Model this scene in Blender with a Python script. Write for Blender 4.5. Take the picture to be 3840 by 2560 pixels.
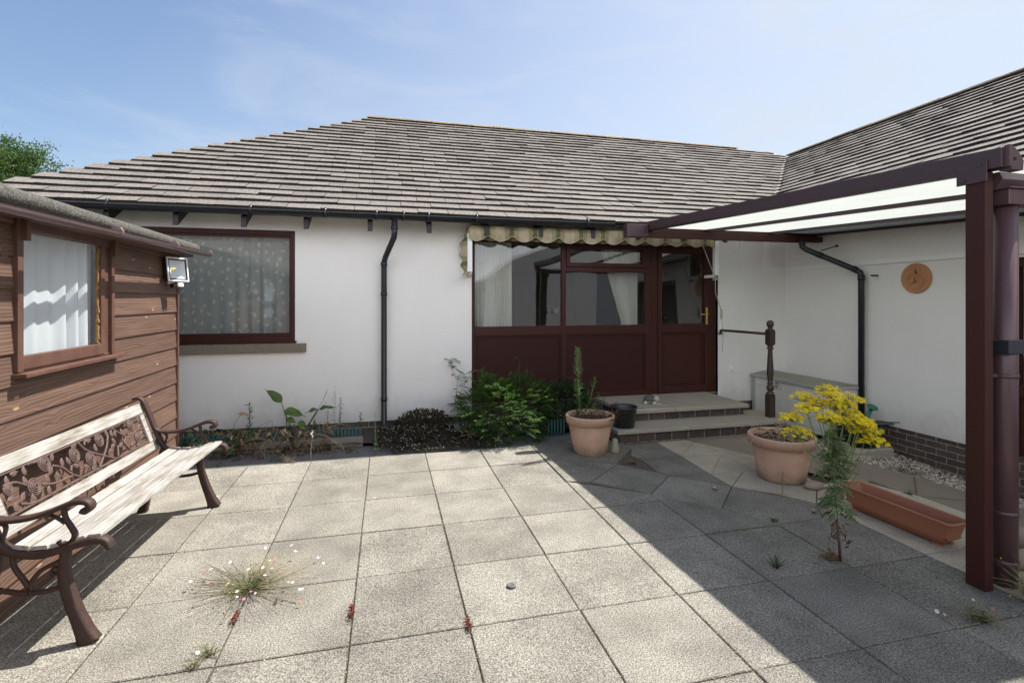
import bpy, bmesh, math, random
from mathutils import Vector, Matrix
from math import sin, cos, pi, radians as R
random.seed(7)
for o in list(bpy.data.objects): bpy.data.objects.remove(o)
S = bpy.context.scene
COL = S.collection
# ------------------------------------------------------------------ camera
YAW = .243
cam = bpy.data.cameras.new('camera'); co = bpy.data.objects.new('camera', cam); COL.objects.link(co)
co.location = (0, 0, 1.683); co.rotation_euler = (R(90), 0, -YAW)
cam.sensor_width = 36; cam.lens = 17.755; cam.shift_y = -.0393
cam.clip_start = .05; cam.clip_end = 1000
S.camera = co
# ------------------------------------------------------------------ light
EL, AZ = R(58), R(18)          # AZ measured from +x towards +y
sd = Vector((cos(EL)*cos(AZ), cos(EL)*sin(AZ), sin(EL)))
sun = bpy.data.lights.new('sun', 'SUN'); so = bpy.data.objects.new('sun', sun); COL.objects.link(so)
sun.energy = 4.9; sun.angle = R(.53); sun.color = (1, .96, .895)
so.rotation_euler = sd.to_track_quat('Z', 'Y').to_euler()
w = bpy.data.worlds.new('World'); S.world = w; w.use_nodes = True
nt = w.node_tree; nt.nodes.clear()
def N(t, typ, **k):
    n = t.nodes.new(typ)
    for a, b in k.items(): setattr(n, a, b)
    return n
out = N(nt, 'ShaderNodeOutputWorld'); bg = N(nt, 'ShaderNodeBackground')
sky = N(nt, 'ShaderNodeTexSky', sky_type='NISHITA', sun_disc=False, sun_elevation=EL, sun_rotation=R(90)-AZ,
        air_density=1.0, dust_density=1.6, ozone_density=1.6, altitude=20)
bg.inputs[1].default_value = .10
# thin cirrus and a pale haze towards the right and the horizon
tc = N(nt, 'ShaderNodeTexCoord')
mp = N(nt, 'ShaderNodeMapping'); mp.inputs['Scale'].default_value = (1.0, 2.6, 5.0); mp.inputs['Rotation'].default_value = (0.3, .5, .5)
nz = N(nt, 'ShaderNodeTexNoise'); nz.inputs['Scale'].default_value = 1.5; nz.inputs['Detail'].default_value = 8; nz.inputs['Roughness'].default_value = .62; nz.inputs['Distortion'].default_value = .6
cr = N(nt, 'ShaderNodeMapRange'); cr.inputs[1].default_value = .47; cr.inputs[2].default_value = .80; cr.inputs[3].default_value = 0; cr.inputs[4].default_value = .5
mx = N(nt, 'ShaderNodeMixRGB'); mx.inputs[2].default_value = (4.0, 4.4, 5.0, 1)
sx = N(nt, 'ShaderNodeSeparateXYZ')
hz = N(nt, 'ShaderNodeMath', operation='MULTIPLY_ADD'); hz.inputs[1].default_value = .60; hz.inputs[2].default_value = .47   # paler towards +x
hz2 = N(nt, 'ShaderNodeMath', operation='MULTIPLY_ADD'); hz2.inputs[1].default_value = -.66   # and low down
mm = N(nt, 'ShaderNodeMath', operation='ADD'); mm.use_clamp = True
L = nt.links.new
L(tc.outputs['Generated'], mp.inputs[0]); L(mp.outputs[0], nz.inputs['Vector']); L(nz.outputs['Fac'], cr.inputs[0])
L(tc.outputs['Generated'], sx.inputs[0]); L(sx.outputs['X'], hz.inputs[0]); L(sx.outputs['Z'], hz2.inputs[0]); L(hz.outputs[0], hz2.inputs[2])
L(cr.outputs[0], mm.inputs[0]); L(hz2.outputs[0], mm.inputs[1])
hc = N(nt, 'ShaderNodeMath', operation='MAXIMUM'); hc.inputs[1].default_value = 0; L(hz2.outputs[0], hc.inputs[0]); L(hc.outputs[0], mm.inputs[1])
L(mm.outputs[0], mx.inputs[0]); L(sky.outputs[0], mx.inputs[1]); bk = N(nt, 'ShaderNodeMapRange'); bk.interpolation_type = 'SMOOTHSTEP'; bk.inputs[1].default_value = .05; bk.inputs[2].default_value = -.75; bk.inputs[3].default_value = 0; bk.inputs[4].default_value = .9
L(sx.outputs['Y'], bk.inputs[0])  # added bright sky low behind the camera, to fill the shaded walls
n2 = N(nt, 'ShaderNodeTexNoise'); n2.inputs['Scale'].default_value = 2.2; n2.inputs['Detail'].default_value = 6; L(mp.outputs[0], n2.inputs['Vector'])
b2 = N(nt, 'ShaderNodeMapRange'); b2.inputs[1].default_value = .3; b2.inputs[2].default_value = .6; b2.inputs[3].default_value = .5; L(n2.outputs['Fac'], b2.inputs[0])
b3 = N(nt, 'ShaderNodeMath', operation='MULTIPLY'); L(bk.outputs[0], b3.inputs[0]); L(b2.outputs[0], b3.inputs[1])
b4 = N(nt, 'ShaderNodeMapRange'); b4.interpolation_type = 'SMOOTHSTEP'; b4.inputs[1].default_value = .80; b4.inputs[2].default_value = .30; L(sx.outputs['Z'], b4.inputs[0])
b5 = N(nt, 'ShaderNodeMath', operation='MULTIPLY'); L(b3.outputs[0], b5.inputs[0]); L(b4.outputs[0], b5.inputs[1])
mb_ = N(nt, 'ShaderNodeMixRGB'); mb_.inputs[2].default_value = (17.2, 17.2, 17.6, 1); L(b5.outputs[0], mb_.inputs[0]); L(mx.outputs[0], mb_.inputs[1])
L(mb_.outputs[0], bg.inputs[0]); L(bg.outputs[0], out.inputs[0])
S.view_settings.view_transform = 'Standard'; S.view_settings.look = 'None'
S.view_settings.exposure = .86; S.view_settings.gamma = 1
S.render.engine = 'CYCLES'
try:
    S.cycles.max_bounces = 10; S.cycles.transparent_max_bounces = 24; S.cycles.diffuse_bounces = 5; S.cycles.glossy_bounces = 5
except Exception: pass
# ------------------------------------------------------------------ materials
MT = {}
def mat(name, col, rough=.6, metal=0, spec=.5, var=0, vscale=5, vcol=None, bump=0, bscale=60, tone=0, speck=None, stretch=None, coord='Object', trans=0, coat=0, vlo=.35, vhi=.7, stain_tint=None):
    """Principled; var mixes to vcol by large noise; speck=(scale, amount) fine light/dark grain; tone = use 'tone' attribute."""
    if name in MT: return MT[name]
    m = bpy.data.materials.new(name); m.use_nodes = True; t = m.node_tree; b = t.nodes['Principled BSDF']
    l = t.links.new
    b.inputs['Roughness'].default_value = rough; b.inputs['Metallic'].default_value = metal
    b.inputs['Specular IOR Level'].default_value = spec
    b.inputs['Coat Weight'].default_value = coat
    c = N(t, 'ShaderNodeTexCoord'); src = c.outputs[coord]
    if stretch:
        q = N(t, 'ShaderNodeMapping'); q.inputs['Scale'].default_value = stretch; l(src, q.inputs[0]); src = q.outputs[0]
    rgb = N(t, 'ShaderNodeRGB'); rgb.outputs[0].default_value = (*col, 1); cur = rgb.outputs[0]
    if var:
        n = N(t, 'ShaderNodeTexNoise'); n.inputs['Scale'].default_value = vscale; n.inputs['Detail'].default_value = 7; n.inputs['Roughness'].default_value = .6; l(src, n.inputs['Vector'])
        r = N(t, 'ShaderNodeMapRange'); r.inputs[1].default_value = vlo; r.inputs[2].default_value = vhi; r.inputs[4].default_value = var; l(n.outputs['Fac'], r.inputs[0])
        x = N(t, 'ShaderNodeMixRGB'); x.inputs[2].default_value = (*(vcol or [v*.5 for v in col]), 1); l(r.outputs[0], x.inputs[0]); l(cur, x.inputs[1]); cur = x.outputs[0]
    if speck:
        n = N(t, 'ShaderNodeTexNoise'); n.inputs['Scale'].default_value = speck[0]; n.inputs['Detail'].default_value = 3; n.inputs['Roughness'].default_value = .7; l(src, n.inputs['Vector'])
        r = N(t, 'ShaderNodeMapRange'); r.inputs[1].default_value = .36; r.inputs[2].default_value = .64; r.inputs[3].default_value = 1-speck[1]; r.inputs[4].default_value = 1+speck[1]; l(n.outputs['Fac'], r.inputs[0])
        x = N(t, 'ShaderNodeVectorMath', operation='SCALE'); l(cur, x.inputs[0]); l(r.outputs[0], x.inputs['Scale']); cur = x.outputs[0]
    for (scol, sz0, sz1, samt, ssc) in (stain_tint or []):      # dirt and tints blended in by height on the thing itself
        cc = N(t, 'ShaderNodeSeparateXYZ'); l(c.outputs['Object'], cc.inputs[0]); r = N(t, 'ShaderNodeMapRange'); r.inputs[1].default_value = sz0; r.inputs[2].default_value = sz1; r.inputs[3].default_value = .62; r.inputs[4].default_value = 0; l(cc.outputs['Z'], r.inputs[0])
        n = N(t, 'ShaderNodeTexNoise'); n.inputs['Scale'].default_value = ssc; n.inputs['Detail'].default_value = 8; n.inputs['Roughness'].default_value = .65; l(c.outputs['Object'], n.inputs['Vector'])
        a = N(t, 'ShaderNodeMath', operation='ADD'); l(r.outputs[0], a.inputs[0]); l(n.outputs['Fac'], a.inputs[1]); r2 = N(t, 'ShaderNodeMapRange'); r2.inputs[1].default_value = .65; r2.inputs[2].default_value = 1.15; r2.inputs[4].default_value = samt; l(a.outputs[0], r2.inputs[0])
        x = N(t, 'ShaderNodeMixRGB'); x.inputs[2].default_value = (*scol, 1); l(r2.outputs[0], x.inputs[0]); l(cur, x.inputs[1]); cur = x.outputs[0]
    if tone:
        a = N(t, 'ShaderNodeAttribute', attribute_name='tone')
        r = N(t, 'ShaderNodeMapRange'); r.inputs[3].default_value = 1-tone; r.inputs[4].default_value = 1+tone; l(a.outputs['Fac'], r.inputs[0])
        x = N(t, 'ShaderNodeVectorMath', operation='SCALE'); l(cur, x.inputs[0]); l(r.outputs[0], x.inputs['Scale']); cur = x.outputs[0]
    l(cur, b.inputs['Base Color'])
    if bump:
        n = N(t, 'ShaderNodeTexNoise'); n.inputs['Scale'].default_value = bscale; n.inputs['Detail'].default_value = 5; l(src, n.inputs['Vector'])
        p = N(t, 'ShaderNodeBump'); p.inputs['Strength'].default_value = bump; p.inputs['Distance'].default_value = .01; l(n.outputs['Fac'], p.inputs['Height']); l(p.outputs[0], b.inputs['Normal'])
    if trans:
        tr = N(t, 'ShaderNodeBsdfTranslucent'); l(cur, tr.inputs[0]); ms = N(t, 'ShaderNodeMixShader'); ms.inputs[0].default_value = trans
        l(b.outputs[0], ms.inputs[1]); l(tr.outputs[0], ms.inputs[2]); l(ms.outputs[0], t.nodes['Material Output'].inputs[0])
    MT[name] = m; return m

M = {}
M['render'] = mat('white_render', (.82, .81, .79), .85, var=.35, vscale=1.3, vcol=(.72, .71, .69), bump=.6, bscale=70, vlo=.45, vhi=.75, stain_tint=[((.42, .40, .34), .12, .55, .45, 5), ((.60, .565, .48), 2.66, 2.30, .35, 4), ((.55, .54, .50), .10, 1.2, .22, 1.5)])  # splashed dirt low down; blended to yellowish grey towards the top
def slabm(name, c0, c1, tone, grain=.5):
    m = bpy.data.materials.new(name); m.use_nodes = True; t = m.node_tree; b = t.nodes['Principled BSDF']; l = t.links.new
    b.inputs['Roughness'].default_value = .93; b.inputs['Specular IOR Level'].default_value = .25
    c = N(t, 'ShaderNodeTexCoord')
    def noise(sc, det, lo, hi, a, b_, ro=.6):
        n = N(t, 'ShaderNodeTexNoise'); n.inputs['Scale'].default_value = sc; n.inputs['Detail'].default_value = det; n.inputs['Roughness'].default_value = ro; l(c.outputs['Object'], n.inputs['Vector'])
        r = N(t, 'ShaderNodeMapRange'); r.inputs[1].default_value = lo; r.inputs[2].default_value = hi; r.inputs[3].default_value = a; r.inputs[4].default_value = b_; l(n.outputs['Fac'], r.inputs[0]); return r.outputs[0], n
    x = N(t, 'ShaderNodeMixRGB'); x.inputs[1].default_value = (*c0, 1); x.inputs[2].default_value = (*c1, 1); f, _ = noise(2.6, 7, .38, .66, 0, 1); l(f, x.inputs[0]); cur = x.outputs[0]
    g1, n1 = noise(135, 2, .40, .60, 1-grain, 1+grain*.8, .8); g2, _ = noise(420, 1, .3, .7, .75, 1.25); g3, _ = noise(55, 3, .35, .65, .9, 1.1)
    for g in (g1, g2, g3):
        v = N(t, 'ShaderNodeVectorMath', operation='SCALE'); l(cur, v.inputs[0]); l(g, v.inputs['Scale']); cur = v.outputs[0]
    a = N(t, 'ShaderNodeAttribute', attribute_name='tone'); r = N(t, 'ShaderNodeMapRange'); r.inputs[3].default_value = 1-tone; r.inputs[4].default_value = 1+tone; l(a.outputs['Fac'], r.inputs[0])
    v = N(t, 'ShaderNodeVectorMath', operation='SCALE'); l(cur, v.inputs[0]); l(r.outputs[0], v.inputs['Scale']); cur = v.outputs[0]
    w_ = N(t, 'ShaderNodeMixRGB'); w_.inputs[2].default_value = (.62, .61, .58, 1); f, _ = noise(7, 3, .735, .76, 0, .8); l(f, w_.inputs[0]); l(cur, w_.inputs[1])   # bird lime and lime bloom
    l(w_.outputs[0], b.inputs['Base Color'])
    p = N(t, 'ShaderNodeBump'); p.inputs['Strength'].default_value = .5; p.inputs['Distance'].default_value = .006; l(n1.outputs['Fac'], p.inputs['Height']); l(p.outputs[0], b.inputs['Normal'])
    return m
M['slab'] = slabm('aggregate_slab', (.252, .236, .200), (.170, .158, .134), .20, .58)
M['slab_warm'] = mat('brown_slab', (.25, .205, .16), .9, var=.4, vscale=2.5, vcol=(.18, .15, .12), speck=(190, .25), bump=.4, bscale=160)
M['slab_pale'] = slabm('pale_slab', (.46, .41, .315), (.36, .315, .245), .08, .25)
M['joint'] = mat('joint_dirt', (.12, .098, .07), .95, var=.7, vscale=20, vcol=(.045, .045, .025), speck=(90, .5), bump=.6, bscale=80)
M['soil'] = mat('soil', (.06, .048, .038), .95, var=.5, vscale=9, vcol=(.10, .085, .07), speck=(80, .5), bump=.8, bscale=50)
M['tile'] = mat('concrete_tile', (.158, .134, .119), .95, var=.6, vscale=22, vcol=(.215, .203, .18), speck=(85, .6), tone=.11, bump=1, bscale=70)
M['tilenose'] = mat('tile_nose_dirt_shade', (.020, .018, .015), .97, var=.5, vscale=30, vcol=(.055, .052, .042), speck=(70, .5))  # edge grime, painted extra dark to stand in for the shaded course lines
M['ridge'] = mat('ridge_lichen', (.23, .20, .17), .95, var=.8, vscale=9, vcol=(.33, .24, .11), speck=(60, .45), bump=.9, bscale=50)
M['verge'] = mat('pale_mortar', (.36, .33, .30), .95, speck=(60, .3))
M['black'] = mat('black_plastic', (.012, .014, .017), .32, var=.4, vscale=8, vcol=(.03, .032, .035))
M['blacktimber'] = mat('black_painted_timber', (.022, .021, .026), .55, var=.4, vscale=20, vcol=(.045, .045, .055))
M['maroon'] = mat('dark_brown_upvc', (.052, .016, .012), .48, spec=.25, var=.35, vscale=3, vcol=(.04, .015, .014), stretch=(1, 1, .25))
M['maroonpanel'] = mat('brown_panel', (.044, .014, .011), .6, spec=.2, var=.5, vscale=30, vcol=(.036, .015, .014), stretch=(.4, 1, 6), bump=.08, bscale=120)
M['alu'] = mat('brown_aluminium', (.062, .032, .036), .42, var=.3, vscale=6, vcol=(.05, .027, .033))
M['pipe'] = mat('brown_plastic_pipe', (.098, .055, .060), .36, var=.5, vscale=5, vcol=(.07, .038, .040))
M['shedgut'] = mat('brown_gutter_plastic', (.23, .15, .155), .3, var=.3, vscale=7, vcol=(.17, .11, .115))
M['slate'] = mat('dark_blue_grey_bracket', (.022, .025, .035), .5)
M['sill'] = mat('concrete_sill', (.24, .21, .155), .95, var=.6, vscale=50, vcol=(.10, .09, .065), speck=(120, .45), bump=.6, bscale=120)
M['step'] = mat('step_slab', (.36, .325, .265), .92, var=.4, vscale=3, vcol=(.25, .225, .18), speck=(200, .22), bump=.3, bscale=150)
M['felt'] = mat('mineral_felt', (.105, .10, .085), .97, var=.8, vscale=26, vcol=(.04, .04, .033), speck=(95, .6), bump=1, bscale=70)
M['terra'] = mat('terracotta', (.50, .315, .215), .85, var=.8, vscale=4.5, vcol=(.33, .205, .14), speck=(120, .08), bump=.15, bscale=60, stain_tint=[((.15, .135, .09), .0, .17, .75, 14), ((.66, .55, .46), .5, .30, .35, 9)])
M['terra2'] = mat('terracotta_plastic', (.33, .13, .07), .55, var=.25, vscale=7, vcol=(.30, .12, .07), speck=(150, .06))
M['potsoil'] = mat('pot_soil', (.045, .027, .020), .95, var=.6, vscale=22, vcol=(.09, .05, .03), bump=1, bscale=60)
M['iron'] = mat('rusty_cast_iron', (.085, .052, .044), .62, var=.6, vscale=22, vcol=(.13, .085, .073), speck=(140, .2), bump=.35, bscale=90, spec=.4)
M['irondark'] = mat('dark_cast_iron', (.036, .020, .016), .6, var=.5, vscale=15, vcol=(.070, .034, .025), bump=.25, bscale=90, spec=.4)
M['newel'] = mat('dark_stained_wood', (.045, .027, .019), .45, var=.4, vscale=6, vcol=(.07, .042, .03), stretch=(6, 6, .6))
M['brass'] = mat('brass', (.75, .53, .20), .28, metal=.9)
M['white'] = mat('white_paint', (.86, .86, .86), .45, var=.2, vscale=12, vcol=(.66, .66, .64))
M['rope'] = mat('cord', (.50, .45, .36), .9)
M['boxwall'] = mat('grey_plastic', (.66, .64, .60), .6, var=.2, vscale=6, vcol=(.47, .46, .43))
M['boxlid'] = mat('green_grey_plastic', (.27, .27, .22), .6, var=.4, vscale=5, vcol=(.22, .21, .165))
M['boxtrim'] = mat('blue_grey_plastic', (.36, .38, .36), .5)
M['clock'] = mat('terracotta_clock', (.50, .235, .115), .7, var=.3, vscale=30, vcol=(.40, .18, .085), bump=.3, bscale=110)
M['green'] = mat('green_plastic', (.015, .16, .085), .4)
M['rubber'] = mat('grey_rubber', (.10, .10, .10), .7)
M['steel'] = mat('galvanised_steel', (.5, .5, .5), .35, metal=.9)
M['stone'] = mat('garden_stone', (.33, .30, .235), .9, var=.5, vscale=12, vcol=(.21, .19, .14), bump=.5, bscale=50)
M['stonepink'] = mat('pink_cobble', (.36, .27, .21), .85, var=.5, vscale=14, vcol=(.26, .22, .18), bump=.3, bscale=60)
M['tort'] = mat('painted_stone', (.50, .48, .34), .85, var=.4, vscale=25, vcol=(.34, .32, .22), bump=.4, bscale=80)
M['shell'] = mat('dark_shell', (.07, .075, .07), .85, var=.5, vscale=25, vcol=(.15, .15, .13), bump=.8, bscale=60)
M['timber'] = mat('grey_timber', (.26, .24, .205), .9, var=.7, vscale=5, vcol=(.15, .135, .115), stretch=(.8, 12, 30), bump=.4, bscale=12)
M['picket'] = mat('blue_green_plastic', (.035, .115, .125), .6, var=.5, vscale=20, vcol=(.03, .07, .075))
M['strip'] = mat('dark_concrete', (.15, .148, .145), .93, var=.6, vscale=6, vcol=(.085, .085, .082), speck=(120, .35), bump=.6, bscale=90)
M['gravel'] = mat('gravel_stone', (.37, .33, .28), .85, tone=.6, speck=(60, .2))
M['room'] = mat('room_wall', (.42, .38, .32), .9)
M['floorin'] = mat('room_floor', (.16, .12, .09), .8)
M['curtain'] = mat('cream_curtain', (.74, .73, .64), .9, trans=.35)
M['sheer'] = mat('white_curtain', (.80, .82, .85), .9, trans=.3)
M['lampglass'] = mat('reflector', (.62, .66, .70), .3, metal=.15)
M['led'] = mat('yellow_led', (.75, .70, .08), .5)
M['neigh'] = mat('neighbour_roof_tile', (.20, .165, .15), .95, var=.6, vscale=3, vcol=(.28, .25, .22), speck=(20, .4))
M['sofa'] = mat('brown_sofa', (.10, .05, .045), .9)
M['cabinet'] = mat('kitchen_cabinet', (.09, .075, .05), .6)
def leafm(name, col, col2, tr=.35, rough=.5):
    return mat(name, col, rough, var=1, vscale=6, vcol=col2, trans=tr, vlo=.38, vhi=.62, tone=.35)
M['jas'] = leafm('jasmine_leaf', (.075, .155, .025), (.04, .09, .018))
M['dkleaf'] = leafm('dark_leaf', (.024, .058, .018), (.040, .075, .024))
M['olive'] = leafm('bronze_leaf', (.075, .050, .026), (.045, .055, .022))
M['cover'] = leafm('cover_leaf', (.050, .056, .026), (.075, .045, .032))
M['brightleaf'] = leafm('bright_leaf', (.12, .20, .03), (.07, .14, .03), .45)
M['herb'] = leafm('weed_leaf', (.10, .17, .06), (.055, .11, .035), .4)
M['ragleaf'] = leafm('ragwort_leaf', (.17, .25, .10), (.26, .33, .18), .5)
M['ragstem'] = mat('ragwort_stem', (.16, .22, .06), .6, var=.6, vscale=4, vcol=(.10, .15, .05))
M['redstem'] = mat('reddish_stem', (.085, .035, .028), .6)
M['dry'] = leafm('dry_leaf', (.24, .155, .085), (.15, .095, .055), .3, .8)
M['drypale'] = leafm('pale_dry_leaf', (.40, .31, .18), (.27, .20, .11), .3, .8)
M['drystem'] = mat('dry_stem', (.34, .26, .155), .85)
M['yellow'] = mat('yellow_petal', (.95, .80, .015), .6, trans=.45, tone=.25)
M['yellowc'] = mat('orange_disc', (.62, .40, .01), .7)
M['petal'] = mat('white_petal', (.80, .78, .76), .6, trans=.25)
M['pink'] = mat('pink_petal', (.50, .16, .22), .6, trans=.25)
M['redplant'] = leafm('red_succulent', (.25, .045, .03), (.13, .04, .02), .3)
M['tree'] = leafm('tree_leaf', (.085, .15, .02), (.03, .075, .02), .4)
M['bark'] = mat('bark', (.09, .07, .05), .95, bump=.8, bscale=20)

def glassm(name, tint=(.80, .84, .83), ior=1.75):
    m = bpy.data.materials.new(name); m.use_nodes = True; t = m.node_tree; t.nodes.clear(); l = t.links.new
    o = N(t, 'ShaderNodeOutputMaterial'); a = N(t, 'ShaderNodeBsdfTransparent'); a.inputs[0].default_value = (*tint, 1)
    g = N(t, 'ShaderNodeBsdfGlossy'); g.inputs['Roughness'].default_value = 0.0; g.inputs[0].default_value = (.95, .97, 1, 1)
    f = N(t, 'ShaderNodeFresnel'); ge = N(t, 'ShaderNodeNewGeometry'); gi_ = N(t, 'ShaderNodeMapRange'); gi_.inputs[3].default_value = ior; gi_.inputs[4].default_value = 1/ior
    l(ge.outputs['Backfacing'], gi_.inputs[0]); l(gi_.outputs[0], f.inputs[0])
    c = N(t, 'ShaderNodeTexCoord'); n = N(t, 'ShaderNodeTexNoise'); n.inputs['Scale'].default_value = 1.6; n.inputs['Detail'].default_value = 0
    p = N(t, 'ShaderNodeBump'); p.inputs['Strength'].default_value = .25; p.inputs['Distance'].default_value = .02
    l(c.outputs['Object'], n.inputs['Vector']); l(n.outputs['Fac'], p.inputs['Height']); l(p.outputs[0], g.inputs['Normal'])
    x = N(t, 'ShaderNodeMixShader'); l(f.outputs[0], x.inputs[0]); l(a.outputs[0], x.inputs[1]); l(g.outputs[0], x.inputs[2]); l(x.outputs[0], o.inputs[0])
    return m
M['glass'] = glassm('window_glass', (.90, .93, .92), 1.95)
M['glass2'] = glassm('shed_glass', (.90, .93, .93), 1.5)
# opal multiwall polycarbonate
m = bpy.data.materials.new('opal_polycarbonate'); m.use_nodes = True; t = m.node_tree; t.nodes.clear(); l = t.links.new
o = N(t, 'ShaderNodeOutputMaterial'); a = N(t, 'ShaderNodeBsdfTranslucent'); d = N(t, 'ShaderNodeBsdfDiffuse'); x = N(t, 'ShaderNodeMixShader'); x.inputs[0].default_value = .6
c = N(t, 'ShaderNodeTexCoord'); q = N(t, 'ShaderNodeMapping'); q.inputs['Scale'].default_value = (40, 1.2, 1); n = N(t, 'ShaderNodeTexNoise'); n.inputs['Scale'].default_value = 1.5; n.inputs['Detail'].default_value = 6
r = N(t, 'ShaderNodeValToRGB'); r.color_ramp.elements[0].position = .3; r.color_ramp.elements[0].color = (.44, .465, .425, 1); r.color_ramp.elements[1].position = .7; r.color_ramp.elements[1].color = (.54, .565, .525, 1)
l(c.outputs['Object'], q.inputs[0]); l(q.outputs[0], n.inputs['Vector']); l(n.outputs['Fac'], r.inputs[0]); l(r.outputs[0], a.inputs[0]); l(r.outputs[0], d.inputs[0])
l(a.outputs[0], x.inputs[2]); l(d.outputs[0], x.inputs[1]); l(x.outputs[0], o.inputs[0]); M['opal'] = m
# net curtain with a leaf motif: cells of voronoi, outline of blobs more opaque
def netm():
    m = bpy.data.materials.new('net_curtain_lace'); m.use_nodes = True; t = m.node_tree; t.nodes.clear(); l = t.links.new
    o = N(t, 'ShaderNodeOutputMaterial'); a = N(t, 'ShaderNodeBsdfTransparent'); d = N(t, 'ShaderNodeBsdfDiffuse'); d.inputs[0].default_value = (.74, .78, .76, 1)
    tr = N(t, 'ShaderNodeBsdfTranslucent'); tr.inputs[0].default_value = (.7, .73, .7, 1); ad = N(t, 'ShaderNodeMixShader'); ad.inputs[0].default_value = .3
    c = N(t, 'ShaderNodeUVMap'); q = N(t, 'ShaderNodeMapping'); q.inputs['Scale'].default_value = (8, 8, 8)
    v = N(t, 'ShaderNodeTexVoronoi'); v.voronoi_dimensions = '2D'; v.inputs['Scale'].default_value = 1; v.inputs['Randomness'].default_value = .7; v.distance = 'MANHATTAN'
    n = N(t, 'ShaderNodeTexNoise'); n.inputs['Scale'].default_value = 2.2; n.inputs['Detail'].default_value = 1
    mxv = N(t, 'ShaderNodeMixRGB'); mxv.blend_type = 'LINEAR_LIGHT'; mxv.inputs[0].default_value = .22
    l(c.outputs[0], q.inputs[0]); l(q.outputs[0], n.inputs['Vector']); l(q.outputs[0], mxv.inputs[1]); l(n.outputs['Color'], mxv.inputs[2]); l(mxv.outputs[0], v.inputs['Vector'])
    ra = N(t, 'ShaderNodeValToRGB'); e = ra.color_ramp.elements
    e[0].position = 0; e[0].color = (.55, .55, .55, 1); e[1].position = 1; e[1].color = (0, 0, 0, 1)
    for p_, c_ in ((.12, .35), (.15, 1), (.19, 1), (.215, 0)): z = ra.color_ramp.elements.new(p_); z.color = (c_, c_, c_, 1)
    l(v.outputs['Distance'], ra.inputs[0])
    mr = N(t, 'ShaderNodeMapRange'); mr.inputs[3].default_value = .55; mr.inputs[4].default_value = .97; l(ra.outputs[0], mr.inputs[0])
    l(d.outputs[0], ad.inputs[1]); l(tr.outputs[0], ad.inputs[2]); x = N(t, 'ShaderNodeMixShader'); l(mr.outputs[0], x.inputs[0]); l(a.outputs[0], x.inputs[1]); l(ad.outputs[0], x.inputs[2]); l(x.outputs[0], o.inputs[0])
    return m
M['net'] = netm()
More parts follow.
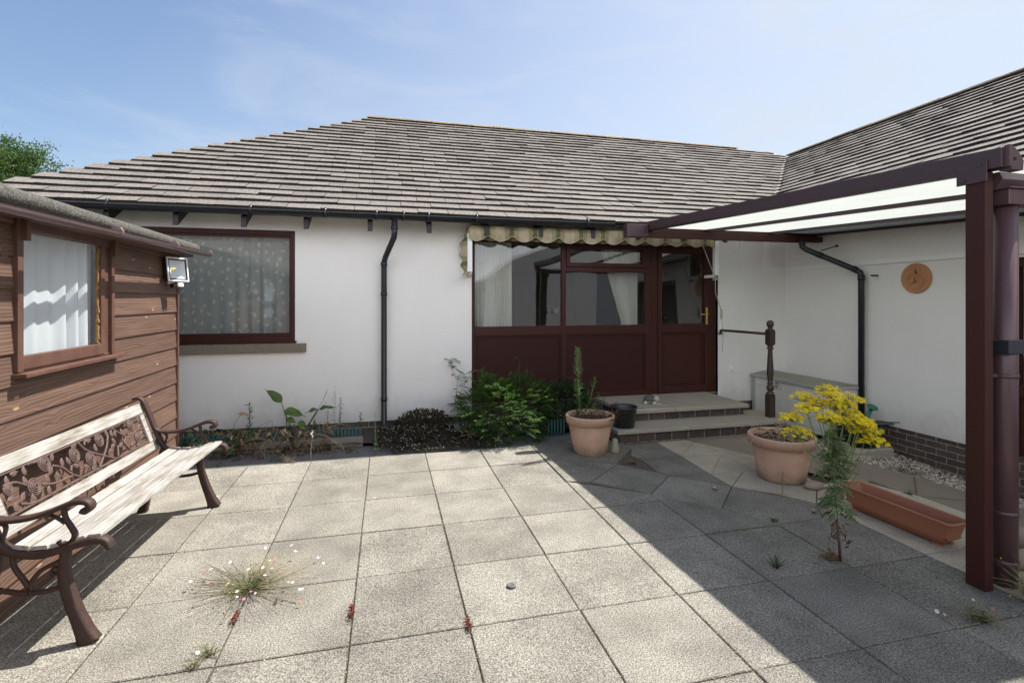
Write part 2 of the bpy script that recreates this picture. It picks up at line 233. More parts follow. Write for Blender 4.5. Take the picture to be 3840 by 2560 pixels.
# brown stained weatherboard with grain and knots
def boardm():
    m = bpy.data.materials.new('stained_board'); m.use_nodes = True; t = m.node_tree; b = t.nodes['Principled BSDF']; l = t.links.new
    b.inputs['Roughness'].default_value = .62; b.inputs['Specular IOR Level'].default_value = .3
    c = N(t, 'ShaderNodeUVMap'); q = N(t, 'ShaderNodeMapping'); q.inputs['Scale'].default_value = (1, 1, 1); l(c.outputs[0], q.inputs[0])
    v = N(t, 'ShaderNodeTexVoronoi'); v.voronoi_dimensions = '2D'; v.inputs['Scale'].default_value = 1; v.inputs['Randomness'].default_value = 1
    qs = N(t, 'ShaderNodeMapping'); qs.inputs['Scale'].default_value = (2.6, 8.5, 1); l(c.outputs[0], qs.inputs[0]); l(qs.outputs[0], v.inputs['Vector'])
    nn = N(t, 'ShaderNodeTexNoise'); nn.inputs['Scale'].default_value = 3; nn.inputs['Detail'].default_value = 2; qn = N(t, 'ShaderNodeMapping'); qn.inputs['Scale'].default_value = (.35, 3, 1); l(c.outputs[0], qn.inputs[0]); l(qn.outputs[0], nn.inputs['Vector'])
    # grain = wave along board, pushed around by knots
    kp = N(t, 'ShaderNodeMapRange'); kp.inputs[1].default_value = 0; kp.inputs[2].default_value = .33; kp.inputs[3].default_value = .5; kp.inputs[4].default_value = 0; kp.interpolation_type = 'SMOOTHSTEP'; l(v.outputs['Distance'], kp.inputs[0])
    sp = N(t, 'ShaderNodeSeparateXYZ'); l(c.outputs[0], sp.inputs[0])
    a1 = N(t, 'ShaderNodeMath', operation='MULTIPLY_ADD'); a1.inputs[1].default_value = 60; l(sp.outputs['Y'], a1.inputs[0])
    a2 = N(t, 'ShaderNodeMath', operation='MULTIPLY'); a2.inputs[1].default_value = 3; l(nn.outputs['Fac'], a2.inputs[0]); l(a2.outputs[0], a1.inputs[2])
    a3 = N(t, 'ShaderNodeMath', operation='MULTIPLY_ADD'); a3.inputs[1].default_value = 2.2; l(kp.outputs[0], a3.inputs[0]); l(a1.outputs[0], a3.inputs[2])
    a4 = N(t, 'ShaderNodeMath', operation='SINE'); a5 = N(t, 'ShaderNodeMath', operation='MULTIPLY'); a5.inputs[1].default_value = 5.0; l(a3.outputs[0], a5.inputs[0]); l(a5.outputs[0], a4.inputs[0])
    ra = N(t, 'ShaderNodeValToRGB'); e = ra.color_ramp.elements; e[0].color = (.104, .060, .044, 1); e[1].color = (.142, .086, .063, 1); e[0].position = .15; e[1].position = .8
    g = N(t, 'ShaderNodeMapRange'); g.inputs[1].default_value = -1; g.inputs[2].default_value = 1; l(a4.outputs[0], g.inputs[0]); l(g.outputs[0], ra.inputs[0])
    n2 = N(t, 'ShaderNodeTexNoise'); n2.inputs['Scale'].default_value = 1; n2.inputs['Detail'].default_value = 6; q2 = N(t, 'ShaderNodeMapping'); q2.inputs['Scale'].default_value = (2.2, 26, 1); l(c.outputs[0], q2.inputs[0]); l(q2.outputs[0], n2.inputs['Vector'])
    x1 = N(t, 'ShaderNodeMixRGB'); x1.blend_type = 'MULTIPLY'; x1.inputs[0].default_value = .75; r2 = N(t, 'ShaderNodeMapRange'); r2.inputs[1].default_value = .3; r2.inputs[2].default_value = .7; r2.inputs[3].default_value = .68; r2.inputs[4].default_value = 1.22; l(n2.outputs['Fac'], r2.inputs[0])
    l(ra.outputs[0], x1.inputs[1]); l(r2.outputs[0], x1.inputs[2])
    # worn pale streaks near some knots
    k1 = N(t, 'ShaderNodeValToRGB'); e = k1.color_ramp.elements; e[0].position = .03; e[0].color = (1, 1, 1, 1); e[1].position = .085; e[1].color = (0, 0, 0, 1); l(v.outputs['Distance'], k1.inputs[0])
    k2 = N(t, 'ShaderNodeMath', operation='GREATER_THAN'); k2.inputs[1].default_value = .72; s2 = N(t, 'ShaderNodeSeparateColor'); l(v.outputs['Color'], s2.inputs[0]); l(s2.outputs[0], k2.inputs[0])
    k3 = N(t, 'ShaderNodeMath', operation='MULTIPLY'); l(k1.outputs[0], k3.inputs[0]); l(k2.outputs[0], k3.inputs[1])
    k4 = N(t, 'ShaderNodeMath', operation='MULTIPLY'); k4.inputs[1].default_value = .75; l(k3.outputs[0], k4.inputs[0])
    x2 = N(t, 'ShaderNodeMixRGB'); x2.inputs[2].default_value = (.52, .33, .16, 1); l(k4.outputs[0], x2.inputs[0]); l(x1.outputs[0], x2.inputs[1])
    kd = N(t, 'ShaderNodeValToRGB'); e = kd.color_ramp.elements; e[0].position = .0; e[0].color = (.25, .25, .25, 1); e[1].position = .028; e[1].color = (1, 1, 1, 1); l(v.outputs['Distance'], kd.inputs[0])
    x3 = N(t, 'ShaderNodeMixRGB'); x3.blend_type = 'MULTIPLY'; x3.inputs[0].default_value = 1; l(x2.outputs[0], x3.inputs[1]); l(kd.outputs[0], x3.inputs[2])
    at = N(t, 'ShaderNodeAttribute', attribute_name='tone'); tr_ = N(t, 'ShaderNodeMapRange'); tr_.inputs[3].default_value = .8; tr_.inputs[4].default_value = 1.2; l(at.outputs['Fac'], tr_.inputs[0])
    x4 = N(t, 'ShaderNodeVectorMath', operation='SCALE'); l(x3.outputs[0], x4.inputs[0]); l(tr_.outputs[0], x4.inputs['Scale']); l(x4.outputs[0], b.inputs['Base Color'])
    p = N(t, 'ShaderNodeBump'); p.inputs['Strength'].default_value = .3; p.inputs['Distance'].default_value = .003; l(g.outputs[0], p.inputs['Height']); l(p.outputs[0], b.inputs['Normal'])
    return m
M['board'] = boardm()
M['shedframe'] = mat('stained_frame', (.085, .036, .024), .6, var=.6, vscale=9, vcol=(.15, .08, .055), stretch=(1, 1, .5), bump=.2, bscale=60)
M['putty'] = mat('ochre_putty', (.34, .20, .07), .9, var=.6, vscale=30, vcol=(.13, .06, .03))
# weathered white paint on bench timber
def flakem():
    m = bpy.data.materials.new('flaking_white_paint'); m.use_nodes = True; t = m.node_tree; b = t.nodes['Principled BSDF']; l = t.links.new
    b.inputs['Roughness'].default_value = .7
    c = N(t, 'ShaderNodeTexCoord'); q = N(t, 'ShaderNodeMapping'); q.inputs['Scale'].default_value = (55, 2.6, 55); l(c.outputs['Object'], q.inputs[0])
    n = N(t, 'ShaderNodeTexNoise'); n.inputs['Scale'].default_value = 1.6; n.inputs['Detail'].default_value = 9; n.inputs['Roughness'].default_value = .7; l(q.outputs[0], n.inputs['Vector'])
    big = N(t, 'ShaderNodeTexNoise'); big.inputs['Scale'].default_value = 5; big.inputs['Detail'].default_value = 2; l(c.outputs['Object'], big.inputs['Vector'])
    ad = N(t, 'ShaderNodeMath', operation='MULTIPLY_ADD'); ad.inputs[1].default_value = .45; l(big.outputs['Fac'], ad.inputs[0]); l(n.outputs['Fac'], ad.inputs[2])
    r = N(t, 'ShaderNodeValToRGB'); e = r.color_ramp.elements; e[0].position = .66; e[0].color = (.37, .36, .34, 1); e[1].position = .95; e[1].color = (.14, .11, .08, 1)
    z = r.color_ramp.elements.new(.78); z.color = (.28, .26, .225, 1)
    l(ad.outputs[0], r.inputs[0]); l(r.outputs[0], b.inputs['Base Color'])
    p = N(t, 'ShaderNodeBump'); p.inputs['Strength'].default_value = .4; p.inputs['Distance'].default_value = .003; p.invert = True; l(ad.outputs[0], p.inputs['Height']); l(p.outputs[0], b.inputs['Normal'])
    return m
M['flake'] = flakem()
def brickm(name, axis, row=.075):
    m = bpy.data.materials.new(name); m.use_nodes = True; t = m.node_tree; b = t.nodes['Principled BSDF']; l = t.links.new
    b.inputs['Roughness'].default_value = .9
    c = N(t, 'ShaderNodeTexCoord'); s_ = N(t, 'ShaderNodeSeparateXYZ'); k = N(t, 'ShaderNodeCombineXYZ'); l(c.outputs['Object'], s_.inputs[0])
    l(s_.outputs[axis], k.inputs[0]); l(s_.outputs['Z'], k.inputs[1])
    br = N(t, 'ShaderNodeTexBrick'); br.inputs['Scale'].default_value = 1; br.inputs['Brick Width'].default_value = .225; br.inputs['Row Height'].default_value = row; br.inputs['Mortar Size'].default_value = .006; br.inputs['Mortar Smooth'].default_value = .3
    br.inputs['Color1'].default_value = (.060, .047, .043, 1); br.inputs['Color2'].default_value = (.092, .072, .062, 1); br.inputs['Mortar'].default_value = (.27, .22, .17, 1); br.inputs['Bias'].default_value = -.1
    l(k.outputs[0], br.inputs['Vector'])
    n = N(t, 'ShaderNodeTexNoise'); n.inputs['Scale'].default_value = 30; n.inputs['Detail'].default_value = 6; l(c.outputs['Object'], n.inputs['Vector'])
    r = N(t, 'ShaderNodeMapRange'); r.inputs[1].default_value = .3; r.inputs[2].default_value = .7; r.inputs[3].default_value = .7; r.inputs[4].default_value = 1.4; l(n.outputs['Fac'], r.inputs[0])
    x = N(t, 'ShaderNodeVectorMath', operation='SCALE'); l(br.outputs['Color'], x.inputs[0]); l(r.outputs[0], x.inputs['Scale']); l(x.outputs[0], b.inputs['Base Color'])
    p = N(t, 'ShaderNodeBump'); p.inputs['Strength'].default_value = .8; p.inputs['Distance'].default_value = .006; p.invert = True; l(br.outputs['Fac'], p.inputs['Height']); l(p.outputs[0], b.inputs['Normal'])
    return m
M['stepbrick'] = brickm('step_brick', 'X', .1315); M['brickx'] = brickm('dark_brick_front', 'X'); M['bricky'] = brickm('dark_brick_side', 'Y')
# striped awning canvas
def awn(axis):
    m = bpy.data.materials.new('striped_canvas_' + axis.lower()); m.use_nodes = True; t = m.node_tree; b = t.nodes['Principled BSDF']; l = t.links.new
    b.inputs['Roughness'].default_value = .95
    c = N(t, 'ShaderNodeTexCoord'); s_ = N(t, 'ShaderNodeSeparateXYZ'); l(c.outputs['Object'], s_.inputs[0])
    a = N(t, 'ShaderNodeMath', operation='MULTIPLY'); a.inputs[1].default_value = 1/.32; f = N(t, 'ShaderNodeMath', operation='FRACT'); l(s_.outputs[axis], a.inputs[0]); l(a.outputs[0], f.inputs[0])
    r = N(t, 'ShaderNodeValToRGB'); r.color_ramp.interpolation = 'CONSTANT'; e = r.color_ramp.elements
    cream = (.44, .37, .25, 1); gr = (.115, .145, .06, 1); bg_ = (.30, .29, .17, 1); tan = (.33, .26, .16, 1)
    e[0].position = 0; e[0].color = cream; e[1].position = .30; e[1].color = bg_
    for p_, c_ in ((.40, tan), (.5, gr), (.68, tan), (.80, bg_), (.88, cream)): z = r.color_ramp.elements.new(p_); z.color = c_
    l(f.outputs[0], r.inputs[0])
    n = N(t, 'ShaderNodeTexNoise'); n.inputs['Scale'].default_value = 9; n.inputs['Detail'].default_value = 5; l(c.outputs['Object'], n.inputs['Vector'])
    rr = N(t, 'ShaderNodeMapRange'); rr.inputs[1].default_value = .3; rr.inputs[2].default_value = .7; rr.inputs[3].default_value = .75; rr.inputs[4].default_value = 1.15; l(n.outputs['Fac'], rr.inputs[0])
    x = N(t, 'ShaderNodeVectorMath', operation='SCALE'); l(r.outputs[0], x.inputs[0]); l(rr.outputs[0], x.inputs['Scale']); l(x.outputs[0], b.inputs['Base Color'])
    return m
M['awnx'] = awn('X'); M['awnz'] = awn('Z')

# ------------------------------------------------------------------ mesh helpers
WL = {}
def worldloc(o): return WL.get(o.name, Vector((0, 0, 0))) if o else Vector((0, 0, 0))
class MB:
    def __init__(s): s.v = []; s.f = []; s.mi = []; s.t = []; s.uv = {}; s.sm = []
    def face(s, idx, mi=0, tone=.5, smooth=False, uv=None):
        s.f.append(tuple(idx)); s.mi.append(mi); s.t.append(tone); s.sm.append(smooth)
        if uv: s.uv[len(s.f)-1] = uv
    def quad(s, a, b, c, d, mi=0, tone=.5, smooth=False, uv=None):
        n = len(s.v); s.v += [Vector(a), Vector(b), Vector(c), Vector(d)]; s.face((n, n+1, n+2, n+3), mi, tone, smooth, uv)
    def box(s, x0, x1, y0, y1, z0, z1, mi=0, tone=.5, mtx=None, bev=0):
        if bev:
            b = bev
            rings = []
            pts = []
            for z, i in ((z0, 0), (z1-b, 0), (z1, b)):
                pts.append([(x0+i, y0+i, z), (x1-i, y0+i, z), (x1-i, y1-i, z), (x0+i, y1-i, z)])
            n = len(s.v)
            for ring in pts:
                for p in ring: s.v.append(mtx @ Vector(p) if mtx else Vector(p))
            for k in range(2):
                for i in range(4):
                    j = (i+1) % 4; s.face((n+4*k+i, n+4*k+j, n+4*k+4+j, n+4*k+4+i), mi, tone)
            s.face((n+8, n+9, n+10, n+11), mi, tone); s.face((n+3, n+2, n+1, n), mi, tone); return
        n = len(s.v)
        P = [(x0, y0, z0), (x1, y0, z0), (x1, y1, z0), (x0, y1, z0), (x0, y0, z1), (x1, y0, z1), (x1, y1, z1), (x0, y1, z1)]
        for p in P: s.v.append(mtx @ Vector(p) if mtx else Vector(p))
        for q in ((3, 2, 1, 0), (4, 5, 6, 7), (0, 1, 5, 4), (1, 2, 6, 5), (2, 3, 7, 6), (3, 0, 4, 7)): s.face([n+i for i in q], mi, tone)
    def tube(s, path, r, seg=8, mi=0, tone=.5, cap=True, smooth=True):
        P = [Vector(p) for p in path]; n0 = len(s.v); m = len(P)
        rr = r if isinstance(r, (list, tuple)) else [r]*m
        up = None
        for i, p in enumerate(P):
            d = (P[min(i+1, m-1)]-P[max(i-1, 0)])
            if d.length < 1e-9: d = Vector((0, 0, 1))
            d.normalize()
            if up is None:
                a = Vector((0, 0, 1)) if abs(d.z) < .9 else Vector((1, 0, 0)); up = d.cross(a).normalized()
            else:
                up = (up - d*up.dot(d))
                up = up.normalized() if up.length > 1e-6 else d.orthogonal().normalized()
            b = d.cross(up)
            for k in range(seg):
                a = 2*pi*k/seg; s.v.append(p+(up*cos(a)+b*sin(a))*rr[i])
        for i in range(m-1):
            for k in range(seg):
                j = (k+1) % seg; s.face((n0+i*seg+k, n0+i*seg+j, n0+(i+1)*seg+j, n0+(i+1)*seg+k), mi, tone, smooth)
        if cap and seg > 2:
            s.face([n0+k for k in reversed(range(seg))], mi, tone); s.face([n0+(m-1)*seg+k for k in range(seg)], mi, tone)
    def lathe(s, prof, c=(0, 0, 0), seg=32, mi=0, tone=.5, smooth=True, sy=1, mtx=None, wob=0):
        n0 = len(s.v); c = Vector(c)
        for r, z in prof:
            for k in range(seg):
                a = 2*pi*k/seg; rr = r*(1+wob*sin(3*a+z*20)); p = Vector((rr*cos(a), rr*sin(a)*sy, z)); s.v.append((mtx @ p if mtx else p)+c)
        for i in range(len(prof)-1):
            for k in range(seg):
                j = (k+1) % seg; s.face((n0+i*seg+k, n0+i*seg+j, n0+(i+1)*seg+j, n0+(i+1)*seg+k), mi, tone, smooth)
        if prof[0][0] > 1e-4: s.face([n0+k for k in reversed(range(seg))], mi, tone)
        if prof[-1][0] > 1e-4: s.face([n0+(len(prof)-1)*seg+k for k in range(seg)], mi, tone)
    def prism(s, pts, d, mi=0, tone=.5):
        """pts: 3D outline, extruded by vector d"""
        n = len(s.v); P = [Vector(p) for p in pts]; d = Vector(d); m = len(P)
        s.v += P; s.v += [p+d for p in P]
        s.face(list(range(n, n+m)), mi, tone); s.face(list(reversed(range(n+m, n+2*m))), mi, tone)
        for i in range(m):
            j = (i+1) % m; s.face((n+i, n+m+i, n+m+j, n+j), mi, tone)
    def leaf(s, p, d, nrm, ln, wd, mi=0, tone=None, bend=.15, pts=2):
        p = Vector(p); d = Vector(d).normalized(); nrm = Vector(nrm); sd_ = d.cross(nrm)
        if sd_.length < 1e-5: sd_ = d.orthogonal()
        sd_.normalize(); u = sd_.cross(d)
        t_ = random.random() if tone is None else tone
        n = len(s.v)
        a = p; b = p+d*ln*.45+sd_*wd*.5+u*ln*bend*.4; c = p+d*ln-u*ln*bend; e = p+d*ln*.45-sd_*wd*.5+u*ln*bend*.4
        s.v += [a, b, c, e]; s.face((n, n+1, n+2), mi, t_, True); s.face((n, n+2, n+3), mi, t_, True)
    def build(s, name, mats, parent=None, origin=None, bevel=0, smooth=None, kind=None, weld=False):
        me = bpy.data.meshes.new(name); o = Vector(origin) if origin is not None else worldloc(parent)
        me.from_pydata([v-o for v in s.v], [], s.f)
        if not isinstance(mats, (list, tuple)): mats = [mats]
        for m_ in mats: me.materials.append(m_)
        me.polygons.foreach_set('material_index', s.mi)
        me.polygons.foreach_set('use_smooth', [bool(x) for x in s.sm])
        at = me.attributes.new('tone', 'FLOAT', 'FACE'); at.data.foreach_set('value', s.t)
        if s.uv:
            uvl = me.uv_layers.new(name='UVMap')
            for pi_, uv in s.uv.items():
                for li, q in zip(me.polygons[pi_].loop_indices, uv): uvl.data[li].uv = q
        me.update()
        ob = bpy.data.objects.new(name, me); COL.objects.link(ob)
        if parent: ob.parent = parent; WL[ob.name] = worldloc(parent)
        else: ob.location = o; WL[ob.name] = o
        if bevel:
            md = ob.modifiers.new('bevel', 'BEVEL'); md.width = bevel; md.segments = 2; md.limit_method = 'ANGLE'; md.angle_limit = R(50)
        if kind: ob['kind'] = kind
        return ob
def thing(name, loc, label, cat, group=None):
    o = bpy.data.objects.new(name, None); COL.objects.link(o); o.location = loc; o.empty_display_size = .1
    o['label'] = label; o['category'] = cat
    if group: o['group'] = group
    WL[o.name] = Vector(loc); return o
def tag(o, label, cat, group=None):
    o['label'] = label; o['category'] = cat
    if group: o['group'] = group
    return o
def V(*a): return Vector(a)
def rnd(a, b): return random.uniform(a, b)

# ------------------------------------------------------------------ ground levels
def gz(x, y):
    k = max(0, min(1, (x-4.45)/1.55))
    return -k*(.05+.062*max(0, min(6, 6.7-y)))
mb = MB()
xs = [-400, -60, -15, -6, -2, 0, 2, 3.7]+[3.85+.15*i for i in range(1, 16)]+[7, 12, 60, 400]
ys = [-400, -60, -15, -4, -1, 0, .7]+[1+.5*i for i in range(13)]+[8, 12, 30, 80, 400]
gi = {}
for i, x in enumerate(xs):
    for j, y in enumerate(ys):
        gi[i, j] = len(mb.v); mb.v.append(V(x, y, gz(x, y)-.035))
for i in range(len(xs)-1):
    for j in range(len(ys)-1): mb.face((gi[i, j], gi[i+1, j], gi[i+1, j+1], gi[i, j+1]))
mb.build('ground', M['soil'], kind='structure')

# ------------------------------------------------------------------ patio slabs
GX = [-3.80, -3.195, -2.59, -1.985, -1.38, -.775, -.18, .412, 1.022, 1.628, 2.24, 2.86, 3.48]
GY = [-2.95, -2.33, -1.71, -1.1, -.48, .13, .745, 1.36, 1.975, 2.59, 3.21, 3.83, 4.45, 5.068, 5.665]
mb = MB()
def slab(x0, x1, y0, y1, g=.0045, mi=0):
    h = rnd(-.003, .002); j = lambda: rnd(-.002, .002)
    mb.box(x0+g+j(), x1-g+j(), y0+g+j(), y1-g+j(), -.04, h, mi, max(0, min(1, .28+.17*(y0-1.9)+rnd(-.28, .28))), bev=.004)
for i in range(len(GX)-1):
    for j in range(len(GY)-1):
        x0, x1, y0, y1 = GX[i], GX[i+1], GY[j], GY[j+1]
        if x0 > 1.6 and y0 > 3.8: continue
        if x0 > 2.2 and y0 > 3.2: continue
        slab(x0, x1, y0, y1)
# 45-degree laid slabs beyond the grid: polygons read off the joints
SNAP = []
def poly(pts, tone=None, h=0, mi=0):
    out_ = []
    for p in pts:
        for q in SNAP:
            if abs(q[0]-p[0]) < .045 and abs(q[1]-p[1]) < .045: p = q; break
        else: SNAP.append(p)
        if p not in out_: out_.append(p)
    pts = out_
    c = sum((V(*p, 0) for p in pts), V(0, 0, 0))/len(pts)
    q = []
    for p in pts:
        d = V(*p, 0)-c; q.append(c+d*(1-.006/max(d.length, .05)))
    a = sum(q[i].x*q[(i+1) % len(q)].y-q[(i+1) % len(q)].x*q[i].y for i in range(len(q)))
    if a < 0: q.reverse()
    mb.prism([V(p.x, p.y, -.04) for p in reversed(q)], (0, 0, .04+h+rnd(-.002, .002)), mi, rnd(.15, .85) if tone is None else tone)

poly([(1.628, 4.45), (1.628, 3.83), (2.235, 3.84), (2.24, 3.99)])
poly([(1.628, 4.47), (1.85, 4.39), (2.315, 4.80), (2.08, 4.955), (1.635, 5.29)], h=.003)
poly([(1.86, 4.375), (2.25, 4.0), (2.66, 4.38), (2.40, 4.70), (2.32, 4.79)])
poly([(2.26, 3.98), (2.235, 3.86), (2.32, 3.86), (2.65, 3.58), (3.05, 3.98), (2.66, 4.37)])
poly([(2.24, 3.84), (2.24, 3.215), (2.86, 3.215), (2.65, 3.565), (2.32, 3.85)])
poly([(2.67, 3.56), (2.87, 3.23), (3.29, 3.23), (3.48, 3.48), (3.06, 3.97)])
poly([(2.86, 3.21), (2.86, 2.60), (3.48, 2.60), (3.48, 3.45), (3.3, 3.22)])
poly([(3.07, 3.985), (3.30, 3.76), (3.50, 3.52), (3.86, 3.85), (3.41, 4.29)], mi=1)
poly([(3.5, 3.47), (3.5, 2.62), (4.46, 2.62), (4.47, 3.03), (4.47, 3.39), (4.29, 3.86), (4.15, 3.88), (3.88, 3.85)], mi=1)
poly([(3.5, 2.60), (3.5, 2.0), (4.46, 2.0), (4.46, 2.60)], mi=1)
poly([(2.67, 4.4), (3.05, 4.0), (3.06, 4.30), (2.79, 4.31)])
poly([(2.62, 4.86), (2.59, 4.52), (2.67, 4.42), (2.79, 4.32), (3.06, 4.31), (3.105, 4.87)])
poly([(2.44, 4.72), (2.57, 4.53), (2.60, 4.87), (2.59, 5.04), (2.64, 5.17), (2.42, 4.93), (2.34, 4.81)], h=-.02)
poly([(3.07, 4.3), (3.39, 4.285), (3.56, 4.29), (3.57, 4.83)], mi=1)
poly([(3.07, 4.33), (3.56, 4.84), (3.12, 4.865)], mi=1)
poly([(3.13, 4.88), (3.59, 4.87), (3.64, 5.24), (3.57, 5.36)], mi=1)
poly([(3.12, 4.9), (3.56, 5.38), (3.53, 5.46), (3.13, 5.45)], mi=1)
poly([(3.61, 4.86), (3.83, 4.85), (3.66, 5.22)], mi=1)
poly([(3.57, 4.3), (3.85, 4.25), (3.98, 4.22), (3.89, 4.70), (3.83, 4.84), (3.61, 4.84)], mi=1)
poly([(3.42, 4.28), (3.87, 3.86), (4.0, 4.19), (3.86, 4.24), (3.56, 4.28)], mi=1)
poly([(3.08, 4.0), (3.40, 4.29), (3.07, 4.29)], mi=1)
poly([(2.61, 4.89), (3.11, 4.88), (3.12, 5.42), (2.62, 4.91)])
poly([(2.60, 4.90), (3.13, 5.45), (2.70, 5.46), (2.69, 5.24), (2.60, 5.05)])
poly([(1.64, 5.07), (1.64, 5.66), (2.16, 5.62), (2.14, 5.49)])
poly([(1.66, 5.06), (2.10, 4.96), (2.33, 4.82), (2.67, 5.22), (2.70, 5.46), (2.60, 5.66), (2.18, 5.62), (2.15, 5.48)], h=.012)
jm = MB(); jm.box(-4.0, 3.6, -3, 5.66, -.03, -.009); jm.box(3.6, 4.44, 1.9, 3.85, -.03, -.010); jm.box(3.5, 3.95, 3.85, 4.6, -.03, -.0105); jm.box(3.5, 3.8, 4.6, 5.2, -.03, -.010); jm.build('patio_joint_fill', M['joint'], kind='structure')
patio = mb.build('patio_paving', [M['slab'], M['slab_pale']], kind='structure')
# brown path on the right that falls towards the wing
mb = MB()
def strip_face(pts, n=1):
    mb.face([len(mb.v)+i for i in range(len(pts))]); mb.v.extend([V(p[0], p[1], gz(*p)+(p[2] if len(p) > 2 else .0)) for p in pts])
P = [(3.55, 5.47), (3.84, 4.85), (4.0, 4.21), (4.16, 3.90), (4.30, 3.87), (4.48, 3.39), (4.48, 2.0)]
Q = [(5.2, 6.0), (5.0, 5.0), (4.95, 4.65), (5.06, 4.40), (5.27, 4.03), (5.60, 3.40), (5.9, 2.0)]
for i in range(len(P)-1):
    for k in range(6):
        f = lambda i_, t_: ((P[i_][0]+(Q[i_][0]-P[i_][0])*t_), (P[i_][1]+(Q[i_][1]-P[i_][1])*t_))
        strip_face([f(i, k/6), f(i+1, k/6), f(i+1, (k+1)/6), f(i, (k+1)/6)])
mb.v = [v+V(0, 0, -.004) for v in mb.v]
strip_face([(3.55, 5.47), (5.2, 6.0), (5.2, 6.7), (3.5, 6.7)])
mb.build('path', M['slab_warm'], kind='structure')
mb = MB()
def ribbon(a, b, w_=.009, z=.002):
    a = V(*a, 0); b = V(*b, 0); d = (b-a); n_ = int(d.length/.06)+1; s_ = V(-d.y, d.x, 0).normalized(); prev = None
    for i in range(n_+1):
        p = a+d*i/n_; k = w_*rnd(.5, 1.2)*.5; q = p+s_*rnd(-.003, .003)
        cur = (q+s_*k, q-s_*k)
        cur = tuple(V(c.x, c.y, gz(c.x, c.y)+z) for c in cur)
        if prev: mb.quad(prev[0], prev[1], cur[1], cur[0])
        prev = cur
for a, b in [((5.27, 4.05), (4.47, 3.41)), ((4.47, 3.39), (5.5, 3.40)), ((4.9, 2.9), (4.9, 2.0)), ((4.48, 2.62), (5.6, 2.6))]: ribbon(a, b)
mb.build('path_joints', M['joint'], kind='structure')
# dark strip of old concrete between patio and bed, and bed soil
mb = MB(); mb.box(-4.0, 2.5, 5.672, 6.16, -.06, -.012); mb.build('concrete_strip', M['strip'], kind='structure')
mb = MB()
def grid(x0, x1, y0, y1, nx, ny, fz, mi=0):
    n0 = len(mb.v)
    for i in range(nx+1):
        for j in range(ny+1):
            x = x0+(x1-x0)*i/nx; y = y0+(y1-y0)*j/ny; mb.v.append(V(x, y, fz(x, y)))
    for i in range(nx):
        for j in range(ny): a = n0+i*(ny+1)+j; mb.face((a, a+ny+1, a+ny+2, a+1), mi, smooth=True)
grid(-4.0, 2.62, 6.12, 6.70, 90, 10, lambda x, y: .035+rnd(-.012, .012))
mb.build('bed_soil', M['soil'], kind='structure')
# gravel strip along the wing wall
mb = MB()
def stone_mesh(mb, p, r, mi=0, tone=None, flat=.6, n=5):
    t_ = random.random() if tone is None else tone; a0 = rnd(0, 6.28); n0 = len(mb.v); e = rnd(.6, 1)
    top = [V(p[0]+cos(a0+2*pi*k/n)*r*rnd(.7, 1.1), p[1]+sin(a0+2*pi*k/n)*r*e*rnd(.7, 1.1), p[2]+rnd(0, r*.3)) for k in range(n)]
    mb.v += top; mb.v.append(V(p[0], p[1], p[2]+r*flat))
    for k in range(n): mb.face((n0+k, n0+(k+1) % n, n0+n), mi, t_)
for _ in range(5200):
    y = rnd(3.2, 5.4); t_ = (5.4-y)/2.0; xl = 4.93+max(0, (4.6-y))*.55
    if xl > 5.95: continue
    x = rnd(xl, 6.08); stone_mesh(mb, (x, y, gz(x, y)-.03), rnd(.008, .02))
mb.build('gravel', M['gravel'], kind='stuff')

# ------------------------------------------------------------------ bungalow
WY, WX = 6.7, 6.1
H = thing('bungalow', (0, WY, 0), 'white rendered bungalow with grey brown concrete tile roof and a wing on the right', 'bungalow')
mb = MB()
WT = 3.0
def wallbox(x0, x1, z0, z1, y0=WY, y1=WY+.25): mb.box(x0, x1, y0, y1, z0, z1)
wx0, wx1, wz0, wz1 = -2.95, -1.10, 1.165, 2.55
dx0, dx1, dz0, dz1 = 1.105, 4.885, .30, 2.535
wallbox(-3.9, wx0, .15, 2.78); wallbox(wx0, wx1, .15, wz0); wallbox(wx0, wx1, wz1, 2.78)
wallbox(wx1, dx0, .15, 2.78); wallbox(dx0, dx1, dz1, 2.78); wallbox(dx1, WX+.25, .15, 2.78)
mb.box(-3.9, -3.65, WY+.25, 13.5, .15, 2.6)
mb.box(-3.65, 12, 13.25, 13.5, .15, 2.6)
ddy0, ddy1, ddz = 2.0, 3.78, 2.12           # patio doors in the wing wall
mb.box(WX, WX+.25, ddy1, WY, .13, 3.1); mb.box(WX, WX+.25, ddy0, ddy1, ddz, 3.1); mb.box(WX, WX+.25, -.5, ddy0, .13, 3.1)
mb.box(WX+.25, 12, -.5, -.25, .13, 2.6); mb.box(11.9, 12, -.25, 13.25, .13, 2.6)
wall = mb.build('wall', M['render'], H)
mb = MB(); mb.box(-3.89, dx0, WY+.012, WY+.2, -.2, .15); mb.box(dx0, dx1, WY+.012, WY+.2, -.2, .30); mb.box(dx1, WX+.012, WY+.012, WY+.2, -.3, .15); mb.build('plinth', M['brickx'], H)
mb = MB(); mb.box(WX+.012, WX+.2, -.45, WY+.012, -.9, .13); mb.build('plinth', M['bricky'], H)
# interior shell
mb = MB()
mb.box(-3.6, 5.9, 10.6, 10.7, 0, 2.6); mb.box(-.4, -.3, 6.95, 10.6, 0, 2.6); mb.box(WX+2.5, WX+2.6, 0, 6.6, 0, 2.6); mb.box(5.9, 6.0, 6.95, 10.6, 0, 2.6)
mb.box(-3.6, 6, 6.95, 10.6, 2.6, 2.66); mb.box(6.36, 8.6, 0, 6.6, 2.6, 2.66); mb.build('inner_wall', M['room'], H)
mb = MB(); mb.box(-3.6, 6, 6.95, 10.6, .2, .26); mb.box(6.36, 8.6, 0, 6.6, .0, .06); mb.build('inner_floor', M['floorin'], H)
